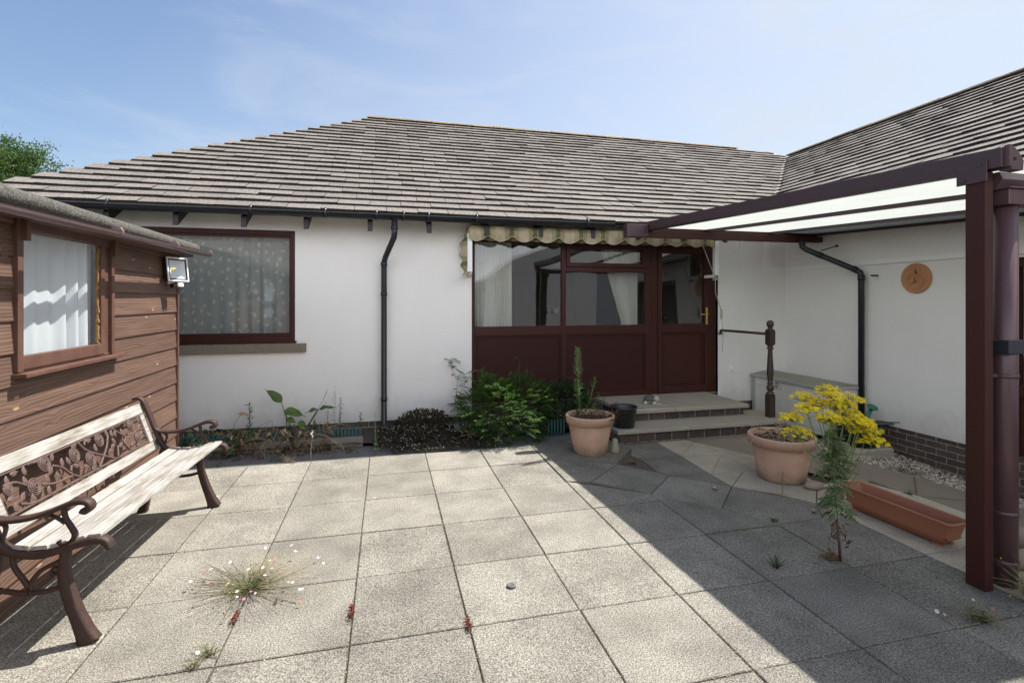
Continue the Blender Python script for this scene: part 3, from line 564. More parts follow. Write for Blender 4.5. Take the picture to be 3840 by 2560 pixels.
# roofs, tile by tile
def rz(y): return 2.74+(y-6.3)*.625
SL = Vector((0, cos(R(32)), sin(R(32))))
mb = MB(); G = .2; TW = .375
RX0, RX1, RY = -.25, 8.07, 10.42
def tile_row(mb, k, x0, x1, off, yc0=6.3):
    """one course of main roof between x0 and x1"""
    s0 = k*G; x = x0-rnd(0, 0.0)
    cuts = [x0]; q = math.floor((x0-off)/TW)*TW+off+TW
    while q < x1-.05:
        if q-cuts[-1] > .07: cuts.append(q)
        q += TW
    cuts.append(x1)
    for a, b in zip(cuts[:-1], cuts[1:]):
        t_ = rnd(0, 1); th = .034+rnd(-.005, .007); e = s0+rnd(-.008, .008)
        lo = V(0, 6.3, 2.74)+SL*e; hi = V(0, 6.3, 2.74)+SL*(s0+G+.03); n_ = V(0, -sin(R(32)), cos(R(32)))
        g_ = .003
        P = [V(a+g_, lo.y, lo.z), V(b-g_, lo.y, lo.z), V(b-g_, hi.y, hi.z), V(a+g_, hi.y, hi.z)]
        j = rnd(-.004, .004)
        top = [P[0]+n_*(th+j), P[1]+n_*(th-j), P[2]+n_*.004, P[3]+n_*.004]; n0 = len(mb.v); mb.v += P+top
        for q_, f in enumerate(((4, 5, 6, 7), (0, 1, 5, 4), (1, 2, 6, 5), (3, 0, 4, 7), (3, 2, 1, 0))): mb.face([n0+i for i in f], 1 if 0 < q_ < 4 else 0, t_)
NR = 24
for k in range(NR):
    y = 6.3+k*G*cos(R(32)); ym = y+.5*G*cos(R(32))
    xl = RX0-(10.4-y); xr = (ym-.87+.06) if y < 10.06 else RX1+(10.45-y)*3.6
    if y < 10.06 and y > 9.9: xr = 9.2
    tile_row(mb, k, xl-.03, min(xr, 9.25) if y > 9.2 else xr, (k % 2)*TW/2+rnd(-.02, .02))
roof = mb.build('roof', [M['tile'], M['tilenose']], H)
# underlay so nothing shows between the tiles, plus the back slopes
mb = MB()
mb.quad((-4.3, 6.34, 2.74), (5.45, 6.34, 2.74), (9.2, 10.4, 5.27), (-.25, 10.4, 5.27))
mb.quad((-.25, 10.4, 5.27), (8.07, 10.4, 5.27), (11, 14.4, 2.74), (-4.3, 14.4, 2.74))
mb.face([len(mb.v), len(mb.v)+1, len(mb.v)+2]); mb.v += [V(-4.3, 6.34, 2.73), V(-.25, 10.4, 5.26), V(-4.3, 14.4, 2.73)]
mb.quad((5.66, -1.5, 2.86), (5.66, 6.52, 2.86), (9.19, 10.06, 5.06), (9.19, -1.5, 5.06))
mb.quad((9.19, -1.5, 5.06), (9.19, 10.06, 5.06), (13, 13.9, 2.7), (13, -1.5, 2.7))
mb.build('roof_underlay', M['blacktimber'], H)
# wing roof courses run along y
mb = MB()
def wing_row(k):
    s0 = k*G; nx = -sin(R(32)); nzv = cos(R(32)); sl = V(cos(R(32)), 0, sin(R(32))); n_ = V(nx, 0, nzv)
    xm = 5.43+(k+.5)*G*cos(R(32)); y1 = min(xm+.87-.06, 10.08); y0 = -1.4
    off = (k % 2)*TW/2+rnd(-.02, .02); cuts = [y0]; q = math.floor((y0-off)/TW)*TW+off+TW
    while q < y1-.05:
        if q-cuts[-1] > .07: cuts.append(q)
        q += TW
    cuts.append(y1)
    for a, b in zip(cuts[:-1], cuts[1:]):
        t_ = rnd(0, 1); th = .034+rnd(-.005, .007); e = s0+rnd(-.008, .008)
        lo = V(5.43, 0, 2.74)+sl*e; hi = V(5.43, 0, 2.74)+sl*(s0+G+.03); g_ = .003; j = rnd(-.004, .004)
        P = [V(lo.x, b-g_, lo.z), V(lo.x, a+g_, lo.z), V(hi.x, a+g_, hi.z), V(hi.x, b-g_, hi.z)]
        top = [P[0]+n_*(th+j), P[1]+n_*(th-j), P[2]+n_*.004, P[3]+n_*.004]; n0 = len(mb.v); mb.v += P+top
        for q_, f in enumerate(((4, 5, 6, 7), (0, 1, 5, 4), (1, 2, 6, 5), (3, 0, 4, 7), (3, 2, 1, 0))): mb.face([n0+i for i in f], 1 if 0 < q_ < 4 else 0, t_)
for k in range(1, 22): wing_row(k)
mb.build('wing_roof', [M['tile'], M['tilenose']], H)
# mortared valley
mb = MB(); 
for i in range(60):
    t0 = i/60; t1 = (i+1)/60; f = lambda t_, o_: V(5.43+3.76*t_+o_, 6.3+3.76*t_-o_, 2.74+3.76*t_*.625+.022+rnd(-.006, .006))
    mb.quad(f(t0, -.03), f(t0, .03), f(t1, .03), f(t1, -.03))
mb.build('valley', M['verge'], roof)
def ridge(p0, p1, parent, step=.42):
    mb = MB(); p0 = V(*p0); p1 = V(*p1); d = p1-p0; n_ = max(1, int(d.length/step)); u = d.normalized(); s_ = V(-u.y, u.x, 0)
    for i in range(n_):
        a = p0+d*i/n_; b = p0+d*(i+1)/n_; r0 = .115+rnd(-.006, .008); pr = []
        for k in range(9):
            an = pi*(.04+.92*k/8); pr.append((cos(an)*r0, sin(an)*r0*.62+rnd(-.004, .004)))
        n0 = len(mb.v)
        for q in (a, b-u*.004):
            for (c, h_) in pr: mb.v.append(q+s_*c+V(0, 0, h_-.012))
        for k in range(8): mb.face((n0+k, n0+k+1, n0+9+k+1, n0+9+k), 0, .5)
        mb.face([n0+k for k in range(9)]); mb.face([n0+9+k for k in reversed(range(9))])
    return mb.build('ridge_tiles', M['ridge'], parent)
ridge((RX0-.12, 10.42, 5.30), (RX1, 10.42, 5.30), roof)
ridge((9.19, 9.95, 5.09), (9.19, -1.4, 5.09), roof)
# rafter tails under the eaves
for x in (-3.62, -2.97, -2.30, -1.605, -.93, -.20, .52, 1.25, 1.985, 2.73, 3.4, 4.1, 4.8):
    mb = MB(); x0 = x-.028
    mb.prism([(x0, 6.40, 2.535), (x0, 6.72, 2.735), (x0, 6.72, 2.86), (x0, 6.40, 2.66)], (.056, 0, 0)); mb.build('rafter_tail', M['blacktimber'], H)
# gutter along the main eaves
def half_gutter(mb, p0, p1, r=.056, seg=10, th=.004):
    p0 = V(*p0); p1 = V(*p1); u = (p1-p0).normalized(); s_ = V(-u.y, u.x, 0); n0 = len(mb.v)
    for q in (p0, p1):
        for rr in (r, r-th):
            for k in range(seg+1):
                a = pi+pi*k/seg; mb.v.append(q+s_*cos(a)*rr+V(0, 0, sin(a)*rr))
    m = seg+1
    for k in range(seg):
        mb.face((n0+k, n0+k+1, n0+2*m+k+1, n0+2*m+k), 0, .5, True); mb.face((n0+m+k+1, n0+m+k, n0+3*m+k, n0+3*m+k+1), 0, .5, True)
    mb.face((n0, n0+m, n0+3*m, n0+2*m)); mb.face((n0+seg, n0+2*m+seg, n0+3*m+seg, n0+m+seg))
    for e in (0, 2*m): mb.face([n0+e+k for k in range(m)])
mb = MB(); half_gutter(mb, (-4.3, 6.305, 2.722), (2.98, 6.305, 2.722)); gut = mb.build('gutter', M['black'], H)
mb = MB(); mb.box(-4.3, 2.98, 6.255, 6.262, 2.715, 2.735)
for x in (-2.9, -1.5, -.7, .0-.12, .20, .5, 1.1, 2.6):
    mb.tube([(x-.012, 6.305, 2.722), (x+.012, 6.305, 2.722)], .062, 12)
mb.build('gutter_joint', M['black'], gut)
mb = MB(); mb.tube([(.09, 6.305, 2.68), (.09, 6.305, 2.50), (.085, 6.315, 2.46), (-.015, 6.55, 2.24), (-.03, 6.60, 2.19), (-.035, 6.61, 2.12), (-.035, 6.61, .16), (-.035, 6.57, .09), (-.035, 6.52, .06)], .036, 14)
for z in (2.55, 2.13, 1.75, .42): mb.tube([(-.035 if z < 2.3 else .09, 6.61 if z < 2.3 else 6.305, z), (-.035 if z < 2.3 else .09, 6.61 if z < 2.3 else 6.305, z+.045)], .042, 14)
mb.box(-.06, -.01, 6.64, 6.70, 1.75, 1.79); mb.box(-.06, -.01, 6.64, 6.70, .42, .46)
mb.build('downpipe', M['black'], H)
# window on the left
def frame(mb, x0, x1, z0, z1, y0, y1, w_, wb=None, wt=None, mi=0):
    wb = wb or w_; wt = wt or w_
    mb.box(x0, x0+w_, y0, y1, z0, z1, mi); mb.box(x1-w_, x1, y0, y1, z0, z1, mi)
    mb.box(x0+w_, x1-w_, y0, y1, z0, z0+wb, mi); mb.box(x0+w_, x1-w_, y0, y1, z1-wt, z1, mi)
mb = MB(); frame(mb, wx0+.002, wx1-.002, wz0+.025, wz1-.002, WY+.005, WY+.07, .05, .06, .06)
frame(mb, wx0+.05, wx1-.05, wz0+.083, wz1-.06, WY+.022, WY+.06, .02, .045, .03)
mb.box(wx0+.002, wx1+.018, WY-.012, WY+.07, wz0+.003, wz0+.03)
win = mb.build('window', M['maroon'], H, bevel=.004)
mb = MB(); mb.quad((wx0+.07, WY+.035, wz0+.10), (wx1-.07, WY+.035, wz0+.10), (wx1-.07, WY+.035, wz1-.08), (wx0+.07, WY+.035, wz1-.08)); mb.build('pane', M['glass'], win)
mb = MB(); mb.box(wx0-.1, -.968, WY-.06, WY+.1, 1.058, 1.163); mb.build('sill', M['sill'], H, bevel=.006)
# french door and window unit
FY0, FY1 = WY+.06, WY+.13
mb = MB()
mb.box(dx0, 1.158, FY0, FY1, dz0, dz1); mb.box(2.40, 2.465, FY0, FY1, .30, dz1); mb.box(3.71, 3.80, FY0, FY1, .30, dz1); mb.box(3.80, 3.90, FY0-.006, FY1, .30, dz1)
mb.box(4.757, dx1, FY0-.006, FY1, .30, dz1)
mb.box(1.158, 2.40, FY0, FY1, 2.49, dz1); mb.box(2.465, 3.71, FY0, FY1, 2.49, dz1); mb.box(3.90, 4.757, FY0-.006, FY1, 2.49, dz1)
for a, b in ((1.158, 2.40), (2.465, 3.71)):
    mb.box(a, b, FY0, FY1, 1.21, 1.335); mb.box(a, b, FY0, FY1, .30, .375)
mb.box(2.465, 3.71, FY0, FY1, 2.10, 2.17)
dframe = mb.build('window_frame', M['maroon'], H, bevel=.004)
for a, b in ((1.158, 2.40), (2.465, 3.71)):
    mb = MB(); mb.box(a, b, FY0+.03, FY0+.05, .375, 1.21); frame(mb, a+.003, b-.003, .378, 1.207, FY0+.012, FY0+.029, .022); mb.build('panel', M['maroonpanel'], dframe)
mb = MB(); frame(mb, 2.467, 3.708, 2.172, 2.488, FY0-.018, FY1-.02, .058); mb.build('transom_light', M['maroon'], dframe, bevel=.004)
for a, b, c, d_ in ((1.158, 2.40, 1.335, 2.49), (2.465, 3.71, 1.335, 2.10), (2.52, 3.66, 2.22, 2.44)):
    mb = MB(); mb.quad((a, FY0+.03, c), (b, FY0+.03, c), (b, FY0+.03, d_), (a, FY0+.03, d_)); mb.build('pane', M['glass'], dframe)
mb = MB(); frame(mb, 3.903, 4.754, .315, 2.487, FY0-.02, FY1-.01, .066, .12, .09)
mb.box(3.969, 4.688, FY0-.02, FY1-.01, 1.215, 1.345); mb.box(3.969, 4.688, FY0+.02, FY0+.04, .435, 1.215); frame(mb, 3.972, 4.685, .438, 1.212, FY0, FY0+.019, .024)
door = mb.build('door', M['maroon'], H, bevel=.004)
mb = MB(); mb.quad((3.965, FY0+.02, 1.345), (4.69, FY0+.02, 1.345), (4.69, FY0+.02, 2.40), (3.965, FY0+.02, 2.40)); mb.build('pane', M['glass'], door)
mb = MB(); mb.box(4.700, 4.732, FY0-.030, FY0-.021, 1.33, 1.59)
mb.tube([(4.716, FY0-.03, 1.488), (4.716, FY0-.065, 1.488)], .010, 10); mb.tube([(4.725, FY0-.065, 1.488), (4.62, FY0-.068, 1.484), (4.585, FY0-.062, 1.482)], [.009, .009, .008], 10)
mb.tube([(4.716, FY0-.03, 1.40), (4.716, FY0-.035, 1.40)], .009, 10)
mb.build('handle', M['brass'], door, bevel=.003)
mb = MB(); mb.box(dx1-.0, dx1+.028, WY-.006, WY+.055, .26, 2.5); mb.build('reveal_bead', M['white'], H)
# trim battens on the render
mb = MB(); mb.box(WX-.024, WX-.001, -.4, WY-.025, 2.155, 2.215); mb.box(5.79, WX-.001, WY-.022, WY-.001, 2.155, 2.215); mb.box(5.70, 5.79, WY-.026, WY-.001, 2.155, 2.62)
mb.build('trim_batten', M['white'], H)
# patio door in the wing
mb = MB(); X0 = WX+.05
mb.box(X0, X0+.06, ddy0, ddy1, ddz-.09, ddz); mb.box(X0, X0+.06, ddy1-.09, ddy1, -.15, ddz-.09); mb.box(X0, X0+.06, ddy0, ddy0+.09, -.15, ddz-.09)
mb.box(X0, X0+.06, ddy0+.09, ddy1-.09, -.15, -.02); mb.box(X0, X0+.06, ddy0+.09, ddy1-.09, .72, .84); mb.box(X0, X0+.06, 2.85, 2.93, -.02, .72); mb.box(X0, X0+.06, 2.85, 2.93, .84, ddz-.09)
mb.box(X0+.02, X0+.04, ddy0+.09, ddy1-.09, -.02, .72)
wd = mb.build('patio_door', M['maroon'], H, bevel=.004)
mb = MB(); mb.quad((X0+.03, ddy1-.09, .84), (X0+.03, ddy0+.09, .84), (X0+.03, ddy0+.09, ddz-.09), (X0+.03, ddy1-.09, ddz-.09)); mb.build('pane', M['glass'], wd)
# pipe taking the gutter round to the wing wall
mb = MB(); mb.tube([(5.62, 5.86, 2.53), (5.62, 5.86, 2.44), (5.645, 5.82, 2.40), (5.97, 5.36, 2.10), (6.0, 5.31, 2.06), (6.01, 5.30, 2.0), (6.01, 5.30, .05)], .037, 14)
for p in ((5.62, 5.86, 2.47), ): mb.tube([p, (p[0], p[1], p[2]+.04)], .044, 14)
mb.tube([(5.72, 5.715, 2.33), (5.76, 5.66, 2.295)], .043, 14); mb.tube([(5.955, 5.38, 2.115), (5.985, 5.335, 2.085)], .043, 14)
mb.tube([(6.01, 5.30, 1.95), (6.01, 5.30, 2.02)], .043, 14)
mb.box(6.0, 6.10, 5.14, 5.16, 2.0, 2.02); mb.tube([(5.75, 5.68, 2.37), (5.86, 5.55, 2.42)], .008, 8); mb.tube([(5.86, 5.55, 2.42), (5.88, 5.53, 2.43)], .02, 8)
mb.build('downpipe', M['black'], H)

# ------------------------------------------------------------------ inside the rooms
def curtain(name, x0, x1, z0, z1, y, mt, folds, amp, label, pinch=None, axis='x', uvs=1, nx=None, phase=0, group=None, sway=0):
    mb = MB(); nx = nx or folds*8; nz_ = 14; n0 = len(mb.v)
    for i in range(nx+1):
        for j in range(nz_+1):
            u = i/nx; v = j/nz_; z = z0+(z1-z0)*v
            a = amp*(.55+.45*sin(u*9+1))*sin(u*folds*2*pi+phase+sin(u*17)*.6)*(1-.25*v)
            xx = x0+(x1-x0)*u
            if pinch: 
                k = pinch(v); xx = x1+(xx-x1)*k if pinch.side == 'r' else x0+(xx-x0)*k
            xx += sway*sin(u*23)*(1-v)
            p = (xx, y+a, z) if axis == 'x' else (y+a, xx, z)
            mb.v.append(V(*p))
    for i in range(nx):
        for j in range(nz_):
            a = n0+i*(nz_+1)+j; q = lambda ii, jj: ((x0+(x1-x0)*ii/nx)*1.25, (z0+(z1-z0)*jj/nz_))
            mb.face((a, a+nz_+1, a+nz_+2, a+1), 0, .5, True, uv=(q(i, j), q(i+1, j), q(i+1, j+1), q(i, j+1)))
    o = mb.build(name, mt, origin=((x0+x1)/2, y, z0) if axis == 'x' else (y, (x0+x1)/2, z0)); tag(o, label, 'curtain', group); return o
curtain('net_curtain', wx0+.02, wx1-.02, wz0-.05, wz1+.02, WY+.14, M['net'], 12, .032, 'sheer net curtain with a scattered leaf pattern inside the left window')
curtain('curtain', 1.16, 1.73, .6, 2.52, WY+.30, M['curtain'], 13, .028, 'cream pleated curtain hanging straight at the left edge of the door unit glazing')
class Pf:
    side = 'r'
    def __call__(s, v): return .45+.62*abs(v-.28)/.72 if v > .28 else .45+.5*(.28-v)
curtain('curtain', 3.12, 3.70, .9, 2.52, WY+.30, M['curtain'], 10, .028, 'cream tied-back curtain gathered beside the brown door', pinch=Pf())
# furniture silhouettes seen through the glass
t = thing('sofa', (2.0, 8.1, .26), 'brown sofa with a pale cushion seen through the left part of the door glazing', 'sofa')
mb = MB(); mb.box(1.75, 2.6, 8.0, 8.8, .3, .75, bev=.04); mb.box(1.75, 2.6, 8.6, 8.85, .75, 1.22, bev=.05); mb.build('frame', M['sofa'], t)
mb = MB(); mb.box(1.80, 2.2, 7.98, 8.2, .76, 1.1, bev=.05); mb.build('cushion', M['curtain'], t)
t = thing('dresser', (3.3, 10.2, .26), 'dark dresser with glazed doors against the far wall behind the glazing', 'dresser')
mb = MB(); mb.box(2.6, 4.9, 10.1, 10.58, .26, 1.2); mb.box(2.6, 4.9, 10.25, 10.58, 1.2, 2.3)
for x in (3.05, 3.5, 3.95, 4.4): mb.box(x-.01, x+.01, 10.23, 10.25, 1.2, 2.3)
mb.build('case', M['cabinet'], t)
for a_, b_, c_ in ((3.3, 3.36, 1.52), (3.44, 3.55, 1.54)): mb = MB(); mb.box(a_, b_, 10.2, 10.24, 1.42, c_); mb.build('plate', M['white'], t)
mb = MB(); mb.lathe([(.0, 0), (.035, .0), (.05, .07), (.03, .10), (.012, .11), (.012, .14), (.045, .17), (.04, .21), (0, .22)], (4.35, 7.3, 1.22), 16); tag(mb.build('figurine', M['newel'], origin=(4.35, 7.3, 1.22)), 'small dark figurine standing behind the door glass', 'figurine')

# ------------------------------------------------------------------ door steps
t = thing('door_steps', (3.7, 6.0, 0), 'two concrete slab steps on dark brick risers below the brown door', 'steps')
mb = MB(); mb.box(2.69, 5.02, 5.49, 6.1, -.04, .118); mb.box(2.95, 4.66, 5.85, 6.68, .118, .262); mb.build('riser', M['stepbrick'], t)
for x0, x1 in ((2.62, 3.588), (3.596, 4.60), (4.607, 5.06)):
    mb = MB(); mb.box(x0, x1, 5.43, 6.05, .122, .165, bev=.006); mb.build('tread', M['step'], t)
for x0, x1 in ((2.90, 3.60), (3.608, 4.70)):
    mb = MB(); mb.box(x0, x1, 5.79, 6.74, .266, .311, bev=.006); mb.build('tread', M['step'], t)

# ------------------------------------------------------------------ awning folded under the eaves
t = thing('folded_awning', (3, 6.6, 2.3), 'folded green and cream striped awning with a scalloped valance above the door unit', 'awning')
mb = MB(); nx = 300
x0, x1 = 1.02, 4.62
def val(u, v):
    x = x0+(x1-x0)*u; ph = (x % .32)/.32
    zt = 2.655; sc = (.5-.5*cos(ph*2*pi)); sc = sc**.55
    zb = 2.535-.075*sc
    return V(x, 6.43-.02*sin(v*pi)+.012*sin(x*41)*(v)+.01*sin(x*17), zt+(zb-zt)*v)
n0 = 0
for i in range(nx+1):
    for j in range(7): mb.v.append(val(i/nx, j/6))
for i in range(nx):
    for j in range(6): a = i*7+j; mb.face((a, a+1, a+8, a+7), 0, .5, True)
vl = mb.build('valance', M['awnx'], t)
mb = MB(); mb.tube([val(i/nx, 1)+V(0, -.002, 0) for i in range(nx+1)], .0045, 5); mb.build('piping', M['rope'], vl)
mb = MB()   # canvas roll behind
grid(1.02, 4.62, 6.45, 6.69, 80, 4, lambda x, y: 2.60+.05*sin((y-6.45)*13)+.006*sin(x*30)); 
for i in range(60):
    a = 1.05+3.55*i/60; b = 1.05+3.55*(i+1)/60
    mb.quad((a, 6.50, 2.60), (b, 6.50, 2.60), (b, 6.52, 2.485-.01*sin(b*20)), (a, 6.52, 2.485-.01*sin(a*20)), smooth=True)
mb.build('canvas', M['awnx'], t)
for sx_, xa in ((-1, 1.04), (1, 4.68)):
    mb = MB(); mb.box(xa-.03, xa+.03, 6.44, 6.50, 2.06, 2.56)
    if sx_ > 0:
        for k in range(3): mb.box(xa-.028+k*.02, xa-.018+k*.02, 6.43, 6.44, 2.06, 2.5)
    mb.box(xa-.035, xa+.035, 6.50, 6.70, 2.03, 2.07); mb.build('side_arm', M['white'], t, bevel=.004)
    mb = MB(); n_ = 24; W_ = 6
    for i in range(n_+1):
        for j in range(W_+1):
            u = i/n_; v = j/W_; z = 2.64-.60*u; outw = .10*(sin(min(1, u*2.2)*pi*.5))*(1-.45*max(0, u-.5)*2)+.02*sin(u*26)
            x = xa+sx_*(.01+outw*v); mb.v.append(V(x, 6.46+.14*v-.03*sin(v*pi), z-.02*v+(.0 if u > .1 else -.03*v)))
    for i in range(n_):
        for j in range(W_): a = i*(W_+1)+j; mb.face((a, a+1, a+W_+2, a+W_+1), 0, .5, True)
    mb.build('side_fold', M['awnz'], t)
    mb = MB(); mb.box(xa-.03, xa+.025, 6.44, 6.5, 1.985, 2.03); mb.build('end_bracket', M['stone'], t)
mb = MB(); mb.tube([(4.44, 6.44, 2.50), (4.66, 6.45, 2.02), (4.67, 6.46, 1.80), (4.80, 6.5, 1.55)], .005, 6)
mb.tube([(4.80, 6.5, 1.42), (4.87, 6.55, 1.25), (4.86, 6.56, .93)], .004, 6)
for k in range(7): 
    a = k*.9; mb.tube([(4.80+.012*cos(a+q*.8), 6.5+.012*sin(a+q*.8), 1.56-.14*q/8) for q in range(9)], .004, 5)
mb.build('cord', M['rope'], t)
# ------------------------------------------------------------------ lean-to canopy
t = thing('lean_to_canopy', (4.6, 4.2, 0), 'lean-to canopy of opal panels on dark brown beams over the right part of the patio', 'canopy')
def bz(y): return 2.449+.042*(y-2.3)
raf = [(3.30, 3.395), (4.20, 4.50), (5.22, 5.47), (5.98, 6.04)]
HY, FY = 6.26, 2.10
def lerp(a, b, k): return a+(b-a)*k
def beam(mb, xa, xb, w_, z0, z1, ya=HY, yb=FY, dz=0):
    P = []
    for (x, y) in ((xa, ya), (xb, yb)):
        P.append([V(x, y, bz(y)+z0), V(x+w_, y, bz(y)+z0), V(x+w_, y, bz(y)+z1), V(x, y, bz(y)+z1)])
    n = len(mb.v); mb.v += P[0]+P[1]
    for i in range(4): j = (i+1) % 4; mb.face((n+i, n+j, n+4+j, n+4+i))
    mb.face((n+3, n+2, n+1, n)); mb.face((n+4, n+5, n+6, n+7))
mb = MB(); beam(mb, 3.27, 3.365, .055, 0, .112); mb.build('beam', M['alu'], t, bevel=.003)
mb = MB(); beam(mb, 3.325, 3.42, .02, -.006, .012); mb.build('beam_trim', M['steel'], t)
for a, b in raf[1:]:
    mb = MB(); beam(mb, a, b, .04, .012, .045); beam(mb, a-.012, b-.012, .064, .05, .06); mb.build('rafter', M['alu'], t)
for i in range(3):
    a0, b0 = raf[i]; a1, b1 = raf[i+1]; mb = MB(); n = 0
    y0_, y1_ = 6.26, 2.12
    P = [V(a0+.04, y0_, bz(y0_)+.047), V(a1, y0_, bz(y0_)+.047), V(b1, y1_, bz(y1_)+.047), V(b0+.04, y1_, bz(y1_)+.047)]
    mb.quad(*P); mb.build('roof_panel', M['opal'], t)
# wall plate/house-end bar
mb = MB(); mb.box(3.27, 6.04, 5.93, 6.03, 2.52, 2.60); mb.box(3.27, 5.72, 5.90, 5.93, 2.50, 2.545); mb.box(3.27, 6.04, 6.03, 6.06, 2.56, 2.66)
mb.build('wall_bar', M['maroon'], t, bevel=.004)
mb = MB(); mb.box(2.955, 3.205, 5.86, 5.96, 2.50, 2.665); mb.box(3.205, 3.27, 5.89, 5.99, 2.51, 2.67); mb.build('end_bracket', M['alu'], t, bevel=.005)
# front end cap, post, bracket
mb = MB(); mb.box(3.385, 3.41, 2.075, 2.10, bz(2.1)-.0, bz(2.1)+.122)
mb.prism([(3.41, 2.08, bz(2)+.125), (3.41, 2.08, bz(2)-.01), (3.50, 2.08, bz(2)-.012), (3.505, 2.08, bz(2)+.04), (3.47, 2.08, bz(2)+.085), (3.44, 2.08, bz(2)+.11)], (0, .06, 0))
mb.tube([(3.435, 2.082, bz(2)+.05), (3.435, 2.074, bz(2)+.05)], .009, 12, mi=1)
mb.build('end_cap', [M['pipe'], M['black']], t)
mb = MB(); mb.box(3.365, 3.43, 2.18, 2.285, -.02, bz(2.2)-.01); mb.build('post', M['maroon'], t, bevel=.004)
mb = MB(); mb.box(3.352, 3.364, 2.165, 2.325, 2.375, 2.50)
for y, z in ((2.20, 2.475), (2.285, 2.40)): mb.tube([(3.352, y, z), (3.345, y, z)], .011, 10)
mb.build('post_bracket', M['alu'], t, bevel=.003)
mb = MB(); mb.box(3.445, 3.49, 2.26, 2.30, .0, 2.33); mb.build('inner_post', M['blacktimber'], t)
# square gutter at the front edge with outlet and round downpipe
mb = MB()
mb.prism([(3.455, 2.30, 2.43), (3.455, 2.17, 2.435), (3.455, 2.15, 2.39), (3.455, 2.19, 2.335), (3.455, 2.30, 2.335)], (2.55, 0, 0))
g_ = mb.build('front_gutter', M['pipe'], t)
mb = MB(); PX, PY = 3.575, 2.215
mb.box(PX-.085, PX+.085, PY-.075, PY+.07, 2.245, 2.335); mb.box(PX-.10, PX+.10, PY-.09, PY+.08, 2.335, 2.345)
mb.build('outlet', M['pipe'], g_, bevel=.006)
mb = MB(); mb.tube([(PX, PY, 2.25), (PX, PY, .0)], .060, 28)
for z in (1.23, .42, .13): mb.tube([(PX, PY, z), (PX, PY, z+.025)], .064, 28)
mb.box(PX-.14, PX-.05, PY-.008, PY+.008, 1.235, 1.25)
mb.build('downpipe', M['pipe'], t)
mb = MB(); mb.box(PX-.085, PX+.072, PY-.075, PY+.075, 1.375, 1.455); mb.tube([(PX+.07, PY-.02, 1.40), (PX+.30, PY-.02, 1.395)], .012, 8); mb.build('clamp', M['slate'], t, bevel=.005)
# ------------------------------------------------------------------ shed
SX = lambda y: -1.99-.035*(y-3.25)
sd_dir = V(-.035, 1, 0).normalized(); sd_out = V(1, .035, 0).normalized()
def sp(y, off, z): return V(SX(y), y, z)+sd_out*off
t = thing('wooden_shed', (SX(5.78), 5.78, 0), 'brown stained weatherboard shed with a curtained window and felt roof', 'shed')
SY0, SY1 = .6, 5.78
def board(mb, ya, yb, z0, z1, off=0):
    n = 1; t_ = random.random(); u0 = rnd(0, 40); v0 = rnd(0, 40)
    prof = [(.0, z1), (.006, z1-.02), (.018, z0+.006), (.016, z0), (-.008, z0)]
    for i in range(len(prof)-1):
        (o0, a), (o1, b) = prof[i], prof[i+1]
        mb.quad(sp(ya, off+o0, a), sp(ya, off+o1, b), sp(yb, off+o1, b), sp(yb, off+o0, a), 0, t_,
                uv=((u0, v0+a), (u0, v0+b), (u0+yb-ya, v0+b), (u0+yb-ya, v0+a)))
    for yy, s_ in ((ya, 1), (yb, -1)):
        n0 = len(mb.v); mb.v += [sp(yy, off+o_, z_) for o_, z_ in prof]; f = list(range(n0, n0+5)); mb.face(f, 0, t_, uv=tuple((u0, v0+.01*k) for k in range(5)))
wy0, wy1, wz_0, wz_1 = 3.33, 4.43, 1.29, 2.16
mb = MB(); z = -.03; hb = .178
while z < 2.25:
    zt = z+hb+.012
    if z+hb > wz_0+.02 and z < wz_1-.03:
        board(mb, SY0, wy0, z, zt); board(mb, wy1, SY1, z, zt)
        if z < wz_0: board(mb, wy0, wy1, z, wz_0)
    else:
        board(mb, SY0, SY1, z, zt)
    z += hb
clad = mb.build('cladding', M['board'], t)
mb = MB(); b4 = [sp(SY0, -.02, 0), sp(SY1, -.02, 0), sp(SY1, -2.1, 0), sp(SY0, -2.1, 0)]
def wallq(a, b, z0, z1): mb.quad(a+V(0, 0, z0), b+V(0, 0, z0), b+V(0, 0, z1), a+V(0, 0, z1), uv=((0, z0), (2, z0), (2, z1), (0, z1)))
wallq(b4[1], b4[2], 0, 2.35); wallq(b4[2], b4[3], 0, 2.35); wallq(b4[3], b4[0], 0, 2.35)
for a, b, z0, z1 in ((SY0, wy0, 0, 2.25), (wy1, SY1, 0, 2.25), (wy0, wy1, 0, wz_0), (wy0, wy1, wz_1, 2.25)):
    wallq(sp(a, -.02, 0), sp(b, -.02, 0), z0, z1)
mb.quad(sp(SY0, -.02, .02), sp(SY1, -.02, .02), sp(SY1, -2.1, .02), sp(SY0, -2.1, .02), uv=((0, 0), (1, 0), (1, 1), (0, 1)))
mb.build('wall', M['board'], t)
def sbox(mb, ya, yb, o0, o1, z0, z1, mi=0):
    n = len(mb.v); P = [sp(ya, o0, z0), sp(ya, o1, z0), sp(yb, o1, z0), sp(yb, o0, z0)]; P += [p+V(0, 0, z1-z0) for p in P]; mb.v += P
    for q in ((3, 2, 1, 0), (4, 5, 6, 7), (0, 1, 5, 4), (1, 2, 6, 5), (2, 3, 7, 6), (3, 0, 4, 7)): mb.face([n+i for i in q], mi)
mb = MB(); sbox(mb, SY1-.012, SY1+.03, -.03, .028, -.02, 2.2); mb.build('corner_post', M['shedframe'], t, bevel=.003)
mb = MB()
sbox(mb, wy0, wy0+.05, -.03, .035, wz_0+.0, wz_1); sbox(mb, wy1-.045, wy1, -.03, .035, wz_0+.0, wz_1); sbox(mb, wy0, wy1, -.03, .030, 2.085, wz_1)
sbox(mb, wy0+.05, wy1-.045, -.03, .02, wz_0, 1.30)
